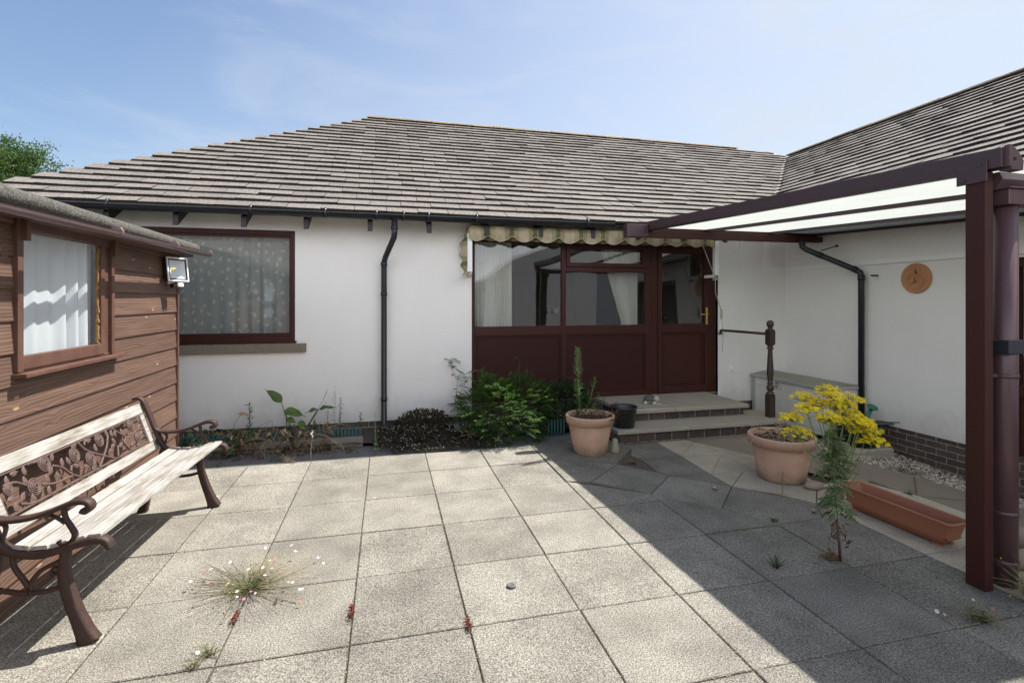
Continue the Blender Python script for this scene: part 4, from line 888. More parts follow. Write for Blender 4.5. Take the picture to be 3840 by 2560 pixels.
win = mb.build('window', M['shedframe'], t, bevel=.003)
mb = MB()
sbox(mb, wy0+.055, wy1-.17, -.02, .025, 1.30, 1.375); sbox(mb, wy0+.052, wy0+.066, -.02, .02, 1.375, 2.085); sbox(mb, wy1-.175, wy1-.125, -.02, .024, 1.30, 2.085)
mb.build('sash', M['shedframe'], win, bevel=.003)
mb = MB()
for k in range(30):
    z_ = 1.36+.024*k; sbox(mb, wy1-.19+rnd(-.004, .004), wy1-.174, -.005, .004+rnd(0, .012), z_, z_+.026)
mb.build('putty', M['putty'], win)
mb = MB(); mb.quad(sp(wy0+.06, .005, 1.37), sp(wy1-.15, .005, 1.37), sp(wy1-.15, .005, 2.09), sp(wy0+.06, .005, 2.09)); mb.build('pane', M['glass2'], win)
mb = MB(); sbox(mb, wy1-.125, wy1-.045, -.02, .012, 1.30, 2.085); mb.build('fixed_stile', M['shedframe'], win)
mb = MB(); sbox(mb, wy0-.02, wy1+.075, -.01, .085, 1.262, 1.285); mb.build('sill', M['shedframe'], win, bevel=.003)
for yy in (wy0+.03, wy1-.05): mb = MB(); sbox(mb, yy, yy+.035, .03, .06, 2.02, 2.14); mb.build('gutter_bracket', M['shedframe'], t)
# felt roof: sloping sheets and a thick rounded edge
mb = MB(); nseg = 60
def felt(y, o, z): return sp(y, o, z)
prof = [(-.10, 2.205), (.155, 2.165), (.185, 2.17), (.197, 2.20), (.190, 2.235), (.165, 2.25), (-1.0, 2.62), (-2.3, 2.25)]
ny = 90
for i in range(ny+1):
    y = SY0-.2+(5.87-SY0+.2)*i/ny; k = (y-2.9)/3*.02
    for j, (o_, z_) in enumerate(prof): mb.v.append(felt(y, o_+rnd(-.002, .002), z_+k+rnd(-.003, .003)))
m_ = len(prof)
for i in range(ny):
    for j in range(m_-1): a = i*m_+j; mb.face((a, a+1, a+m_+1, a+m_), 0, .5, True)
mb.face([ny*m_+j for j in range(m_)]); mb.face([j for j in reversed(range(m_))])
rf = mb.build('roof', M['felt'], t)
mb = MB(); sbox(mb, SY0-.2, 5.84, .0, .145, 2.135, 2.16); mb.build('soffit_board', M['shedframe'], t)
mb = MB()
p0 = sp(SY0-.2, .245, 2.085); p1 = sp(5.99, .245, 2.19); half_gutter(mb, tuple(p0), tuple(p1), r=.036)
for y in (3.95, 5.0): p = sp(y, .245, 2.085+(y-SY0+.2)/5.59*.105); mb.tube([p-sd_dir*.012, p+sd_dir*.012], .038, 12)
mb.tube([p1-sd_dir*.03, p1-sd_dir*.0], .038, 12)
mb.build('gutter', M['shedgut'], t)
curtain('curtain', 3.37, 4.30, 1.25, 2.12, SX(3.8)-.075, M['sheer'], 7, .04, 'white curtain hanging in folds inside the shed window', axis='y')
# floodlight on the shed corner
fl = thing('floodlight', (-1.90, 5.60, 1.85), 'square outdoor floodlight with a motion sensor on the shed corner', 'floodlight')
Mx = Matrix.Translation(V(-1.95, 5.47, 1.985)) @ Matrix.Rotation(R(60), 4, 'Z') @ Matrix.Diagonal((1, 1, 1.12, 1)) @ Matrix.Rotation(R(-8), 4, 'X')
mb = MB(); fr0 = ((-.105, -.086, -.10, .10), (.086, .105, -.10, .10), (-.086, .086, -.10, -.081), (-.086, .086, .081, .10))
for a_, b_, c_, d_ in fr0: mb.box(a_, b_, .0, .034, c_, d_, mtx=Mx)
mb.box(-.105, .105, .034, .045, -.10, .10, mtx=Mx); mb.box(-.08, .08, .045, .075, -.08, .08, mtx=Mx)
for k in range(7): mb.box(-.07+.02*k, -.066+.02*k, .075, .10, -.07, .07, mtx=Mx)
body = mb.build('body', M['black'], fl, bevel=.004)
mb = MB(); 
def fr(mb, w_, h_, t_, y0, y1): mb.box(-w_, -w_+t_, y0, y1, -h_, h_, mtx=Mx); mb.box(w_-t_, w_, y0, y1, -h_, h_, mtx=Mx); mb.box(-w_+t_, w_-t_, y0, y1, -h_, -h_+t_, mtx=Mx); mb.box(-w_+t_, w_-t_, y0, y1, h_-t_, h_, mtx=Mx)
fr(mb, .108, .103, .012, -.012, .0); mb.build('bezel', M['white'], fl)
mb = MB(); fr(mb, .096, .091, .012, -.008, -.001); mb.build('seal', M['black'], fl)
mb = MB(); a = [Mx @ V(x, -.003, z) for x, z in ((-.083, -.078), (.083, -.078), (.083, .078), (-.083, .078))]; b = [Mx @ V(x, .03, z) for x, z in ((-.05, -.045), (.05, -.045), (.05, .045), (-.05, .045))]
for i in range(4): j = (i+1) % 4; mb.quad(a[i], a[j], b[j]+V(0, 0, 0), b[i])
mb.quad(*b); mb.build('reflector', M['lampglass'], fl)
mb = MB(); mb.box(-.03, -.008, .018, .028, -.018, .012, mtx=Mx); mb.build('led_chip', M['led'], fl)
mb = MB(); mb.box(-.05, .03, .0, .05, -.155, -.115, mtx=Mx); mb.tube([Mx @ V(.0, .03, -.10), Mx @ V(.0, .03, -.12)], .012, 8); mb.build('sensor_housing', M['black'], fl, bevel=.003)
mb = MB(); mb.box(-.02, .035, -.022, .0, -.15, -.118, mtx=Mx); mb.build('sensor', M['white'], fl, bevel=.004)
mb = MB(); mb.box(-.10, -.085, .02, .16, -.03, .03, mtx=Mx); mb.box(-.10, .06, .15, .17, -.03, .03, mtx=Mx); mb.build('bracket', M['black'], fl)
mb = MB(); q0 = Mx @ V(-.03, .12, .10)
mb.tube([q0, q0+V(.0, -.10, -.01), q0+V(.01, -.17, -.07), q0+V(.01, -.17, -.14), q0+V(.0, -.13, -.20), q0+V(0, -.08, -.21), q0+V(-.01, -.05, -.19)], .006, 7); mb.build('cable', M['white'], fl)

# ------------------------------------------------------------------ garden bench
bl = V(.0336, .99943, 0); ba = V(.99943, -.0336, 0); NL = 1.696
BO = V(-1.382, 2.921, 0)
def bp(l_, a, z): return BO+bl*l_+ba*a+V(0, 0, z)
bt = thing('garden_bench', tuple(BO+bl*.85-ba*.3), 'garden bench with flaking white slats, rusty cast iron ends and a rose pattern back', 'bench')
def ribbonbar(mb, path, th, l0, l1, mi=0):
    """2D path (a,z) given thickness list, extruded from l0 to l1, smoothed by catmull-rom"""
    P = [Vector(p) for p in path]; m_ = len(P); T = th if isinstance(th, (list, tuple)) else [th]*m_
    Q = []; TT = []
    for i in range(m_-1):
        p0 = P[max(i-1, 0)]; p1 = P[i]; p2 = P[i+1]; p3 = P[min(i+2, m_-1)]
        for k in range(4):
            s_ = k/4; Q.append(.5*((2*p1)+(p2-p0)*s_+(2*p0-5*p1+4*p2-p3)*s_*s_+(3*p1-p0-3*p2+p3)*s_**3)); TT.append(T[i]+(T[i+1]-T[i])*s_)
    Q.append(P[-1]); TT.append(T[-1]); n0 = len(mb.v); c = .25
    for i, q in enumerate(Q):
        d = (Q[min(i+1, len(Q)-1)]-Q[max(i-1, 0)]).normalized(); n_ = Vector((-d.y, d.x)); h_ = TT[i]/2
        for (s_, l_) in ((1, l0+.006), (1, l1-.006), (.6, l1), (-.6, l1), (-1, l1-.006), (-1, l0+.006), (-.6, l0), (.6, l0)):
            w = q+n_*h_*s_; mb.v.append(bp(l_, w.x, w.y))
    for i in range(len(Q)-1):
        for k in range(8): j = (k+1) % 8; mb.face((n0+i*8+k, n0+i*8+j, n0+i*8+8+j, n0+i*8+8+k), mi, .5, True)
    mb.face([n0+k for k in reversed(range(8))]); mb.face([n0+(len(Q)-1)*8+k for k in range(8)])
for e, (l0, l1) in enumerate(((-.02, .035), (NL-.035, NL+.02))):
    lm = (l0+l1)/2; k0, k1 = lm-.012, lm+.012
    mb = MB()
    ribbonbar(mb, [(-.145, .465), (-.152, .40), (-.148, .31), (-.118, .20), (-.090, .12), (-.066, .055), (-.045, .0)], [.03, .035, .042, .050, .056, .068, .095], l0, l1)
    ribbonbar(mb, [(-.42, .50), (-.45, .36), (-.50, .20), (-.54, .09), (-.57, .0)], [.035, .035, .036, .042, .07], l0, l1)
    ribbonbar(mb, [(-.15, .29), (-.22, .272), (-.30, .268), (-.38, .285), (-.46, .31)], .022, k0, k1)
    ribbonbar(mb, [(-.30, .27), (-.285, .33), (-.25, .375), (-.20, .40), (-.165, .42)], [.03, .022, .02, .02, .02], k0, k1)
    ribbonbar(mb, [(-.29, .28), (-.325, .34), (-.36, .40), (-.37, .46)], [.03, .02, .02, .02], k0, k1)
    ribbonbar(mb, [(-.165, .36), (-.20, .35), (-.205, .375), (-.185, .385)], .014, k0, k1)
    end = mb.build('end_frame', M['irondark'], bt)
    mb = MB()
    ribbonbar(mb, [(-.46, .585), (-.43, .535), (-.39, .492), (-.33, .466), (-.25, .455), (-.17, .470), (-.09, .492), (-.02, .505), (.028, .492), (.047, .455)], [.024, .03, .032, .032, .034, .034, .036, .036, .032, .02], l0, l1)
    mb.build('seat_rail', M['irondark'], bt)
    mb = MB()
    ribbonbar(mb, [(-.49, .672), (-.45, .645), (-.40, .632), (-.32, .632), (-.24, .648), (-.16, .678), (-.10, .698), (-.055, .694), (-.040, .670), (-.055, .650), (-.078, .655)], [.022]*6+[.026, .026, .028, .028, .02], l0, l1)
    ribbonbar(mb, [(-.155, .67), (-.148, .62), (-.125, .575), (-.108, .535), (-.125, .500), (-.160, .492), (-.180, .512)], [.020, .022, .024, .026, .024, .02, .014], k0, k1)
    ribbonbar(mb, [(-.225, .645), (-.185, .625), (-.150, .595)], .012, k0, k1)
    ribbonbar(mb, [(-.42, .628), (-.396, .60), (-.402, .56), (-.412, .53)], .014, k0, k1)
    mb.build('armrest', M['irondark'], bt)
    mb = MB()
    ribbonbar(mb, [(-.41, .50), (-.445, .575), (-.475, .65), (-.51, .745), (-.545, .84), (-.565, .888), (-.595, .912), (-.635, .905)], [.03, .028, .026, .026, .026, .024, .02, .016], l0, l1)
    mb.build('back_post', M['irondark'], bt)
# seat slats
prof = [(-.375, .492), (-.295, .478), (-.215, .478), (-.135, .492), (-.055, .512), (.012, .514)]
def slat(a0, z0, a1, z1, th=.02, la=.0, lb=NL, name='seat_slat'):
    mb = MB(); d = Vector((a1-a0, z1-z0)); n_ = Vector((-d.y, d.x)).normalized()
    pr = [(a0, z0), (a0+n_.x*(th-.004), z0+n_.y*(th-.004)), (a0+n_.x*th+d.x*.06, z0+n_.y*th+d.y*.06), (a1+n_.x*th-d.x*.06, z1+n_.y*th-d.y*.06), (a1+n_.x*(th-.004), z1+n_.y*(th-.004)), (a1, z1)]
    nn = 26; m_ = len(pr)
    for i in range(nn+1):
        l_ = la+(lb-la)*i/nn
        for (a, z) in pr: mb.v.append(bp(l_, a+rnd(-.0008, .0008), z+rnd(-.0006, .0006)))
    for i in range(nn):
        for j in range(m_): k = (j+1) % m_; mb.face((i*m_+j, i*m_+m_+j, i*m_+m_+k, i*m_+k))
    mb.face([j for j in range(m_)]); mb.face([nn*m_+j for j in reversed(range(m_))])
    return mb.build(name, M['flake'], bt)
for i in range(5):
    a0, z0 = prof[i]; a1, z1 = prof[i+1]; dx = a1-a0; dz = z1-z0
    slat(a0+dx*.085, z0+dz*.085, a1-dx*.085, z1-dz*.085)
# back slats + stiles + cast rose panel
def bk(v): return (-.513-.3236*v, .59+.9462*v)      # point up the back plane, v metres
ux = V(0, 0, 0)
def bslat(v0, v1, name='back_slat', la=0, lb=NL):
    a0, z0 = bk(v0); a1, z1 = bk(v1); o_ = .02
    return slat(a0+o_, z0, a1+o_, z1, .018, la, lb, name) if False else slat(a1+o_+.012, z1, a0+o_+.012, z0, -.02, la, lb, name)
bslat(-.085, -.022); bslat(.222, .300)
bslat(-.012, .212, 'stile', .055, .155); bslat(-.012, .212, 'stile', 1.60, 1.665)
def pv(u, v, o_=0):
    a, z = bk(v); return bp(u, a+.02+.0*o_, z)+(ba*.946+V(0, 0, .3236))*o_
mb = MB()
def fbar(u0, v0, u1, v1, w_=.012):
    mb.tube([pv(u0, v0), pv(u1, v1)], w_, 6, smooth=False)
for a in ((.165, -.006, 1.595, -.006), (.165, .208, 1.595, .208), (.165, -.006, .165, .208), (1.595, -.006, 1.595, .208)): fbar(*a, w_=.008)
def vine(pts, r=.008):
    P = [Vector(p) for p in pts]; Q = []
    for i in range(len(P)-1):
        p0 = P[max(i-1, 0)]; p1 = P[i]; p2 = P[i+1]; p3 = P[min(i+2, len(P)-1)]
        for k in range(5):
            s_ = k/5; q = .5*((2*p1)+(p2-p0)*s_+(2*p0-5*p1+4*p2-p3)*s_*s_+(3*p1-p0-3*p2+p3)*s_**3); Q.append(pv(q.x, q.y, .002))
    Q.append(pv(P[-1].x, P[-1].y, .002)); mb.tube(Q, r, 7)
for v_ in [[(.412, .20), (.40, .208), (.454, .20), (.50, .195)], [(.567, .142), (.641, .103), (.691, .043), (.765, -.006)], [(.445, .068), (.544, .040), (.617, .035), (.69, .03)], [(.20, .15), (.283, .143), (.35, .098)],
           [(.265, .026), (.317, .005), (.369, -.004)], [(.843, .205), (.874, .157), (.914, .121), (1.038, .051), (1.15, -.005)], [(1.152, .167), (1.103, .106), (1.045, .061), (.947, -.004)], [(.916, .205), (.89, .17)],
           [(1.174, -.004), (1.215, .072)], [(1.217, .205), (1.279, .152), (1.335, .103), (1.299, .066), (1.345, -.004)], [(1.366, .114), (1.43, .10), (1.5, .112), (1.59, .104)], [(.694, .062), (.717, .088)], [(1.43, .0), (1.48, .03), (1.55, .05), (1.59, .03)]]: vine(v_)
for (u, v, r_) in ((.519, .170, .045), (.392, .076, .045), (.771, .140, .044), (.898, .073, .044), (1.046, .163, .042), (1.447, .165, .040), (1.48, .058, .036), (.225, .125, .03)):
    for k in range(4):
        rr = r_*(1-.24*k); ring = [pv(u+cos(a)*rr*.96, v+sin(a)*rr, .004+.003*k) for a in [2*pi*q/20 for q in range(21)]]; mb.tube(ring, .0052, 6, cap=False)
    n0 = len(mb.v); mb.v += [pv(u+cos(a)*r_, v+sin(a)*r_, .001) for a in [2*pi*q/20 for q in range(20)]]; mb.v.append(pv(u, v, .012))
    for q in range(20): mb.face((n0+q, n0+(q+1) % 20, n0+20))
def cleaf(u, v, ang, ln=.055, wd=.032):
    d = Vector((cos(ang), sin(ang))); s_ = Vector((-d.y, d.x)); n0 = len(mb.v); out = []
    for k in range(11):
        f = k/10; w_ = wd*.5*sin(pi*f)**.8; out.append((f, w_))
    for f, w_ in out: q = Vector((u, v))+d*(f-.5)*ln; mb.v += [pv(*(q+s_*w_), .002), pv(q.x, q.y, .009), pv(*(q-s_*w_), .002)]
    for k in range(10):
        a = n0+3*k; mb.face((a, a+3, a+4, a+1), 0, .5, True); mb.face((a+1, a+4, a+5, a+2), 0, .5, True)
for (u, v, a) in ((.597, .185, 1.1), (.371, .178, 1.5), (.352, .128, 1.8), (.549, .116, .8), (.503, .083, 1.8), (.587, .073, 2.2), (.484, .018, 1.4), (.364, .022, 1.9), (.30, .055, .9), (.225, .071, 0), (.235, .022, 1.2), (.242, .166, 1.5), (.656, .131, 1.4), (.71, .124, 1.9), (.76, .078, -.3), (.84, .042, -.4),
                  (.905, .012, .1), (.802, .195, .2), (.948, .19, 0), (.987, .125, 1.6), (1.152, .186, 1.9), (1.202, .168, 1.5), (1.196, .116, 2.1), (1.13, .062, .1), (1.167, .085, .3), (1.255, .066, .5), (1.32, .147, 1.8), (1.387, .095, 0), (1.576, .18, 1.6), (1.56, .13, .4), (1.55, .075, .3), (1.24, .16, 1.2), (1.40, .03, .2), (.30, .19, 0)): cleaf(u, v, a)
mb.build('rose_panel', M['iron'], bt)

# ------------------------------------------------------------------ newel post and rail
t = thing('newel_post', (4.885, 5.62, 0), 'dark turned wooden newel post with a ball top beside the door steps', 'handrail post')
mb = MB(); c = (4.885, 5.62, 0); q = .043
mb.box(c[0]-q, c[0]+q, c[1]-q, c[1]+q, -.06, .455, bev=.0)
mb.lathe([(.055, .455), (.048, .48), (.03, .50), (.028, .505), (.040, .52), (.046, .545), (.040, .575), (.030, .585), (.036, .60), (.038, .61), (.028, .625), (.034, .66), (.041, .73), (.040, .80), (.034, .92), (.027, 1.04), (.028, 1.05), (.042, 1.06), (.042, 1.07), (.030, 1.08), (.036, 1.10), (.05, 1.115)], c, 20)
mb.lathe([(.046, 1.105), (.060, 1.125), (.061, 1.29), (.045, 1.315)], c, 4, smooth=False, mtx=Matrix.Rotation(R(45), 4, 'Z'))
mb.lathe([(.040, 1.312), (.030, 1.325), (.026, 1.335), (.034, 1.345), (.042, 1.365), (.046, 1.385), (.040, 1.41), (.024, 1.43), (0, 1.437)], c, 20)
mb.build('shaft', M['newel'], t)
mb = MB(); mb.tube([(4.885, 5.66, 1.252), (4.905, 6.64, 1.245)], .019, 12); mb.tube([(4.905, 6.64, 1.245), (4.905, 6.66, 1.235), (4.905, 6.66, 1.20)], .016, 10); mb.box(4.885, 4.925, 6.64, 6.70, 1.185, 1.205)
mb.build('handrail', M['newel'], t)

# ------------------------------------------------------------------ wall clock, socket
t = thing('wall_clock', (WX, 4.655, 1.955), 'round terracotta clock and thermometer plaque with raised numerals on the wing wall', 'clock')
Mc = Matrix.Translation(V(WX-.002, 4.655, 1.955)) @ Matrix.Rotation(R(-90), 4, 'Y')   # local z -> -x
mb = MB(); mb.lathe([(.172, 0), (.177, .008), (.177, .018), (.168, .026), (.160, .024), (.0, .022)], (0, 0, 0), 48, mtx=Mc)
def ringc(cx, cy, r_, w_=.004, h_=.025): mb.tube([Mc @ V(cx+cos(a)*r_, cy+sin(a)*r_, h_) for a in [2*pi*k/36 for k in range(37)]], w_, 6, cap=False)
# local x = up, local y = -y world (to the viewer's right)
ringc(-.045, 0, .098); ringc(-.045, 0, .09, .002); ringc(.075, .0, .062, .003)
for k in range(12):
    a = 2*pi*k/12; mb.tube([Mc @ V(-.045+cos(a)*.05, sin(a)*.05, .023), Mc @ V(-.045+cos(a)*.075, sin(a)*.075, .024)], .0035, 6)
for k in range(14):
    a = 2*pi*k/16-.9*pi; p = Mc @ V(.03+cos(a)*.135, sin(a)*.125, .023)
    if cos(a) > -.75: mb.tube([p+V(0, cos(b)*.009, sin(b)*.012) for b in [2*pi*q/8 for q in range(9)]], .003, 5, cap=False)
dial = mb.build('dial', M['clock'], t)
def hand(cx, cy, a0, l0, l1, w_): 
    mb = MB(); d = V(cos(a0), sin(a0), 0); s_ = V(-d.y, d.x, 0); c_ = V(cx, cy, .030)
    mb.prism([Mc @ (c_-d*l1+s_*w_), Mc @ (c_+d*l0+s_*w_*.5), Mc @ (c_+d*l0-s_*w_*.5), Mc @ (c_-d*l1-s_*w_)], Mc.to_3x3() @ V(0, 0, .002)); return mb.build('hand', M['black'], dial)
hand(-.045, 0, R(8), .045, .004, .005); hand(-.045, 0, R(105), .070, .028, .003); hand(.07, -.01, R(10), .06, .02, .003)
mb = MB(); mb.tube([Mc @ V(.07, -.01, .025), Mc @ V(.07, -.01, .036)], .010, 12); mb.build('hub', M['black'], dial)
t = thing('wall_socket', (5.12, WY, .62), 'white wall socket with a looped cable on the render beside the door', 'socket')
mb = MB(); mb.box(5.075, 5.165, WY-.012, WY-.001, .60, .69); mb.lathe([(.022, 0), (.022, .006), (.018, .012), (0, .013)], (5.12, WY-.012, .648), 16, mtx=Matrix.Rotation(R(90), 4, 'X')); mb.build('plate', M['white'], t, bevel=.003)
mb = MB(); mb.tube([(5.12, WY-.02, .635), (5.135, WY-.018, .60), (5.17, WY-.012, .582), (5.24, WY-.006, .60), (5.265, WY-.006, .65), (5.268, WY-.006, 1.2), (5.265, WY-.006, 2.2), (5.265, WY-.006, 2.6)], .0035, 6); mb.build('cable', M['white'], t)

# ------------------------------------------------------------------ deck box, watering can, tub, block
t = thing('storage_box', (5.76, 5.99, .02), 'pale grey plastic deck box with a green grey lid in the wall corner', 'storage box')
mb = MB(); mb.box(5.475, 6.05, 5.34, 6.65, -.06, .54)
y = 5.34
for k in range(5): 
    z0 = .01+.104*k; mb.box(5.468, 5.476, 5.40, 5.96, z0, z0+.098); mb.box(5.468, 5.476, 6.03, 6.60, z0, z0+.098); mb.box(5.52, 6.0, 5.332, 5.341, z0, z0+.098)
mb.build('body', M['boxwall'], t, bevel=.002)
mb = MB(); n_ = 12; pr = [(5.45+.63*k/n_, .565+.045*sin(pi*k/n_)) for k in range(n_+1)]
mb.prism([(x, 5.315, z) for x, z in pr]+[(6.08, 5.315, .545), (5.45, 5.315, .545)], (0, 1.36, 0)); lid = mb.build('lid', M['boxlid'], t)
mb = MB(); mb.box(5.44, 5.456, 5.31, 6.68, .535, .575); mb.box(5.456, 6.08, 5.306, 5.316, .535, .57); mb.box(5.464, 5.475, 6.60, 6.66, -.02, .535); mb.build('trim', M['boxtrim'], lid)
mb = MB(); mb.box(5.445, 5.466, 6.13, 6.17, .465, .54); mb.tube([(5.45, 6.15, .49), (5.44, 6.15, .44)], .02, 8); mb.build('latch', M['stone'], t)
t = thing('watering_can', (5.86, 5.30, -.1), 'green plastic watering can standing by the black pipe at the wing wall', 'watering can')
cz = .06
mb = MB(); mb.lathe([(.0, cz), (.085, cz), (.095, cz+.01), (.09, cz+.20), (.075, cz+.22), (0, cz+.225)], (5.78, 5.22-.02, 0), 20); mb.build('body', M['green'], t)
mb = MB(); mb.tube([(5.85, 5.17, cz+.05), (5.90, 5.13, cz+.14), (5.92, 5.09, cz+.26)], [.024, .022, .020], 10); mb.build('spout', M['green'], t)
mb = MB(); mb.lathe([(.02, 0), (.025, .02), (.062, .05), (.058, .06), (0, .068)], (5.92, 5.09, cz+.25), 18, mtx=Matrix.Rotation(R(28), 4, 'X')); mb.build('rose', M['green'], t)
mb = MB(); mb.tube([(5.76, 5.25, cz+.05), (5.74, 5.29, cz+.12), (5.74, 5.29, cz+.24), (5.76, 5.22, cz+.29), (5.78, 5.14, cz+.23)], .012, 8); mb.build('handle', M['green'], t)
t = thing('black_tub', (5.62, 4.95, -.1), 'black plastic tub with a flat lid in front of the storage box', 'tub')
mb = MB(); mb.lathe([(0, -.12), (.19, -.12), (.23, .15), (.245, .16), (.245, .175), (.22, .17), (.0, .16)], (5.62, 5.0, 0), 26); mb.build('body', M['black'], t)
mb = MB(); mb.box(5.60, 6.02, 4.86, 5.06, .178, .19); mb.tube([(5.7, 5.0, .20), (6.05, 4.82, .21)], .006, 6); mb.build('tray', M['black'], t)
mb = MB(); mb.box(5.33, 5.88, 4.76, 5.02, -.25, -.07, bev=.015); tag(mb.build('concrete_block', M['step'], origin=(5.6, 4.88, -.12)), 'low weathered concrete block lying on the gravel below the brick plinth', 'block')

# ------------------------------------------------------------------ pots
def pot(c, rb, rt, hgt, label, soil=.05, tilt=None, seg=48):
    t = thing('terracotta_pot', c, label, 'plant pot', 'large terracotta pots')
    rimh = hgt*.22; rim = rt; body = rt*.89
    mtx = (Matrix.Rotation(tilt[0], 4, 'X') @ Matrix.Rotation(tilt[1], 4, 'Y')) if tilt else None
    mb = MB(); mb.lathe([(0, 0), (rb*.96, 0), (rb, .008), (rb*1.01, .02), (body, hgt-rimh+.004)], c, seg, mtx=mtx)
    mb.lathe([(body-.01, hgt-rimh-.001), (rim-.014, hgt-rimh), (rim-.008, hgt-rimh+.004)], c, seg, mtx=mtx)
    mb.lathe([(rim-.008, hgt-rimh+.004), (rim, hgt-.014), (rim-.004, hgt-.004), (rim-.012, hgt), (rim-.026, hgt-.003), (rim-.032, hgt-.014), (rim-.045, hgt-soil-.03)], c, seg, mtx=mtx)
    mb.build('body', M['terra'], t)
    mb = MB(); n0 = 0; rr = rim-.036; 
    for k in range(7):
        for a in range(24): r_ = rr*k/6; p = V(r_*cos(2*pi*a/24), r_*sin(2*pi*a/24), hgt-soil-.012+rnd(-.012, .014)); mb.v.append((mtx @ p if mtx else p)+V(*c))
    for k in range(6):
        for a in range(24): b = (a+1) % 24; mb.face((k*24+a, k*24+b, k*24+24+b, k*24+24+a), 0, .5, True)
    mb.build('soil', M['potsoil'], t)
    return t
P1 = (2.19, 5.235, .008); P2 = (3.655, 4.06, 0)
pot(P1, .18, .270, .425, 'terracotta pot with a tall feathery green weed beside the black bucket')
pot(P2, .205, .296, .415, 'wider terracotta pot holding only tangled dry stems beside the yellow flowers', soil=.04)
t = thing('bucket', (2.79, 5.62, .165), 'black plastic bucket with a wire handle standing on the lower step', 'bucket')
mb = MB(); mb.lathe([(0, 0), (.122, 0), (.128, .01), (.150, .225), (.160, .228), (.162, .245), (.156, .25), (.150, .245), (.143, .235), (.12, .02), (0, .015)], (2.79, 5.62, .166), 32); mb.build('body', M['black'], t)
mb = MB(); mb.tube([(2.79+.158*cos(a), 5.62+.158*sin(a)-.02*sin((a+.6)*1), .39-.07*abs(sin((a+.9)))) for a in [-.9+.12*k for k in range(12)]], .003, 6); mb.build('handle', M['steel'], t)
# trough
t = thing('plant_trough', (3.73, 2.99, 0), 'long terracotta coloured plastic trough with dry soil lying near the brown post', 'trough')
TA = math.atan2(.82, .03)
Mt = Matrix.Translation(V(3.735, 2.985, .0)) @ Matrix.Rotation(R(2.5), 4, 'Z')
def rrect(wx, wy, r_, z, n_=5):
    out = []
    for (cx, cy, a0) in ((wx-r_, wy-r_, 0), (-wx+r_, wy-r_, 90), (-wx+r_, -wy+r_, 180), (wx-r_, -wy+r_, 270)):
        for k in range(n_): a = R(a0+90*k/(n_-1)); out.append(V(cx+cos(a)*r_, cy+sin(a)*r_, z))
    return out
def loft(mb, rings, mtx, close0=True, close1=False):
    n0 = len(mb.v); m_ = len(rings[0])
    for r_ in rings: mb.v += [mtx @ p for p in r_]
    for i in range(len(rings)-1):
        for k in range(m_): j = (k+1) % m_; mb.face((n0+i*m_+k, n0+i*m_+j, n0+i*m_+m_+j, n0+i*m_+m_+k), 0, .5, True)
    if close0: mb.face([n0+k for k in reversed(range(m_))])
    if close1: mb.face([n0+(len(rings)-1)*m_+k for k in range(m_)])
mb = MB()
loft(mb, [rrect(.062, .33, .03, .012), rrect(.066, .335, .03, .03), rrect(.070, .34, .03, .032), rrect(.080, .365, .035, .09), rrect(.092, .395, .035, .165), rrect(.094, .398, .035, .170), rrect(.108, .418, .035, .172), rrect(.110, .42, .035, .184), rrect(.106, .416, .035, .190), rrect(.098, .408, .032, .190), rrect(.093, .403, .03, .182), rrect(.078, .375, .03, .07), rrect(.075, .37, .03, .055)], Mt)
for sy_ in (-1, 1):
    for sx_ in (-1, 1): mb.box(sx_*.05-.015, sx_*.05+.015, sy_*.30-.03, sy_*.30+.03, .0, .014, mtx=Mt)
mb.build('body', M['terra2'], t)
mb = MB(); grid(-.078, .078, -.372, .372, 8, 40, lambda x, y: .068+rnd(-.006, .008)); mb.v = [Mt @ v for v in mb.v]; mb.build('soil', M['potsoil'], t)
# small stone things
t = thing('tortoise_ornament', (3.46, 6.15, .311), 'small stone tortoise ornament with a dark shell on the top step', 'ornament')
c = V(3.46, 6.15, .311)
mb = MB(); mb.lathe([(.086, .028), (.084, .05), (.066, .086), (.035, .108), (0, .115)], c+V(-.02, .02, 0), 20, sy=.85); mb.build('shell', M['shell'], t)
mb = MB(); mb.lathe([(0, .012), (.075, .012), (.086, .03), (.08, .04)], c+V(-.02, .02, 0), 20, sy=.85)
mb.lathe([(.0, -.04), (.03, -.032), (.040, 0), (.032, .028), (0, .036)], c+V(.048, -.045, .062), 14, mtx=Matrix.Rotation(R(70), 4, 'X'))
for dx, dy, s_ in ((.075, .01, 1), (.0, -.075, 1), (-.10, -.02, .8), (-.05, .09, .8)):
    mb.lathe([(.0, -.002), (.03*s_, .0), (.034*s_, .014), (.024*s_, .032), (0, .04)], c+V(dx, dy, 0), 12)
mb.box(c.x+.04, c.x+.10, c.y-.085, c.y-.06, c.z, c.z+.012); mb.build('body', M['tort'], t)
mb = MB(); 
mb.lathe([(0, 0), (.050, 0), (.052, .012), (.045, .05), (.036, .09), (.033, .115), (.030, .135), (.016, .15), (0, .153)], (2.455, 5.165, .012), 16, wob=.05)
tag(mb.build('standing_stone', M['stone'], origin=(2.455, 5.165, .01)), 'small upright pale stone beside the terracotta pot with the green weed', 'stone')
for i, (x, y, r_, sy_, h_, lb) in enumerate(((3.73, 3.76, .088, .75, .062, 'flat pinkish cobble nearer the wide terracotta pot'), (3.735, 3.545, .082, .85, .072, 'rounded pinkish cobble beside the end of the plastic trough'))):
    mb = MB(); mb.lathe([(0, 0), (r_*.8, .003), (r_, h_*.4), (r_*.85, h_*.8), (r_*.4, h_*.98), (0, h_)], (x, y, gz(x, y)), 20, sy=sy_); tag(mb.build('cobble', M['stonepink'], origin=(x, y, 0)), lb, 'stone', 'cobbles by the trough')
mb = MB(); 
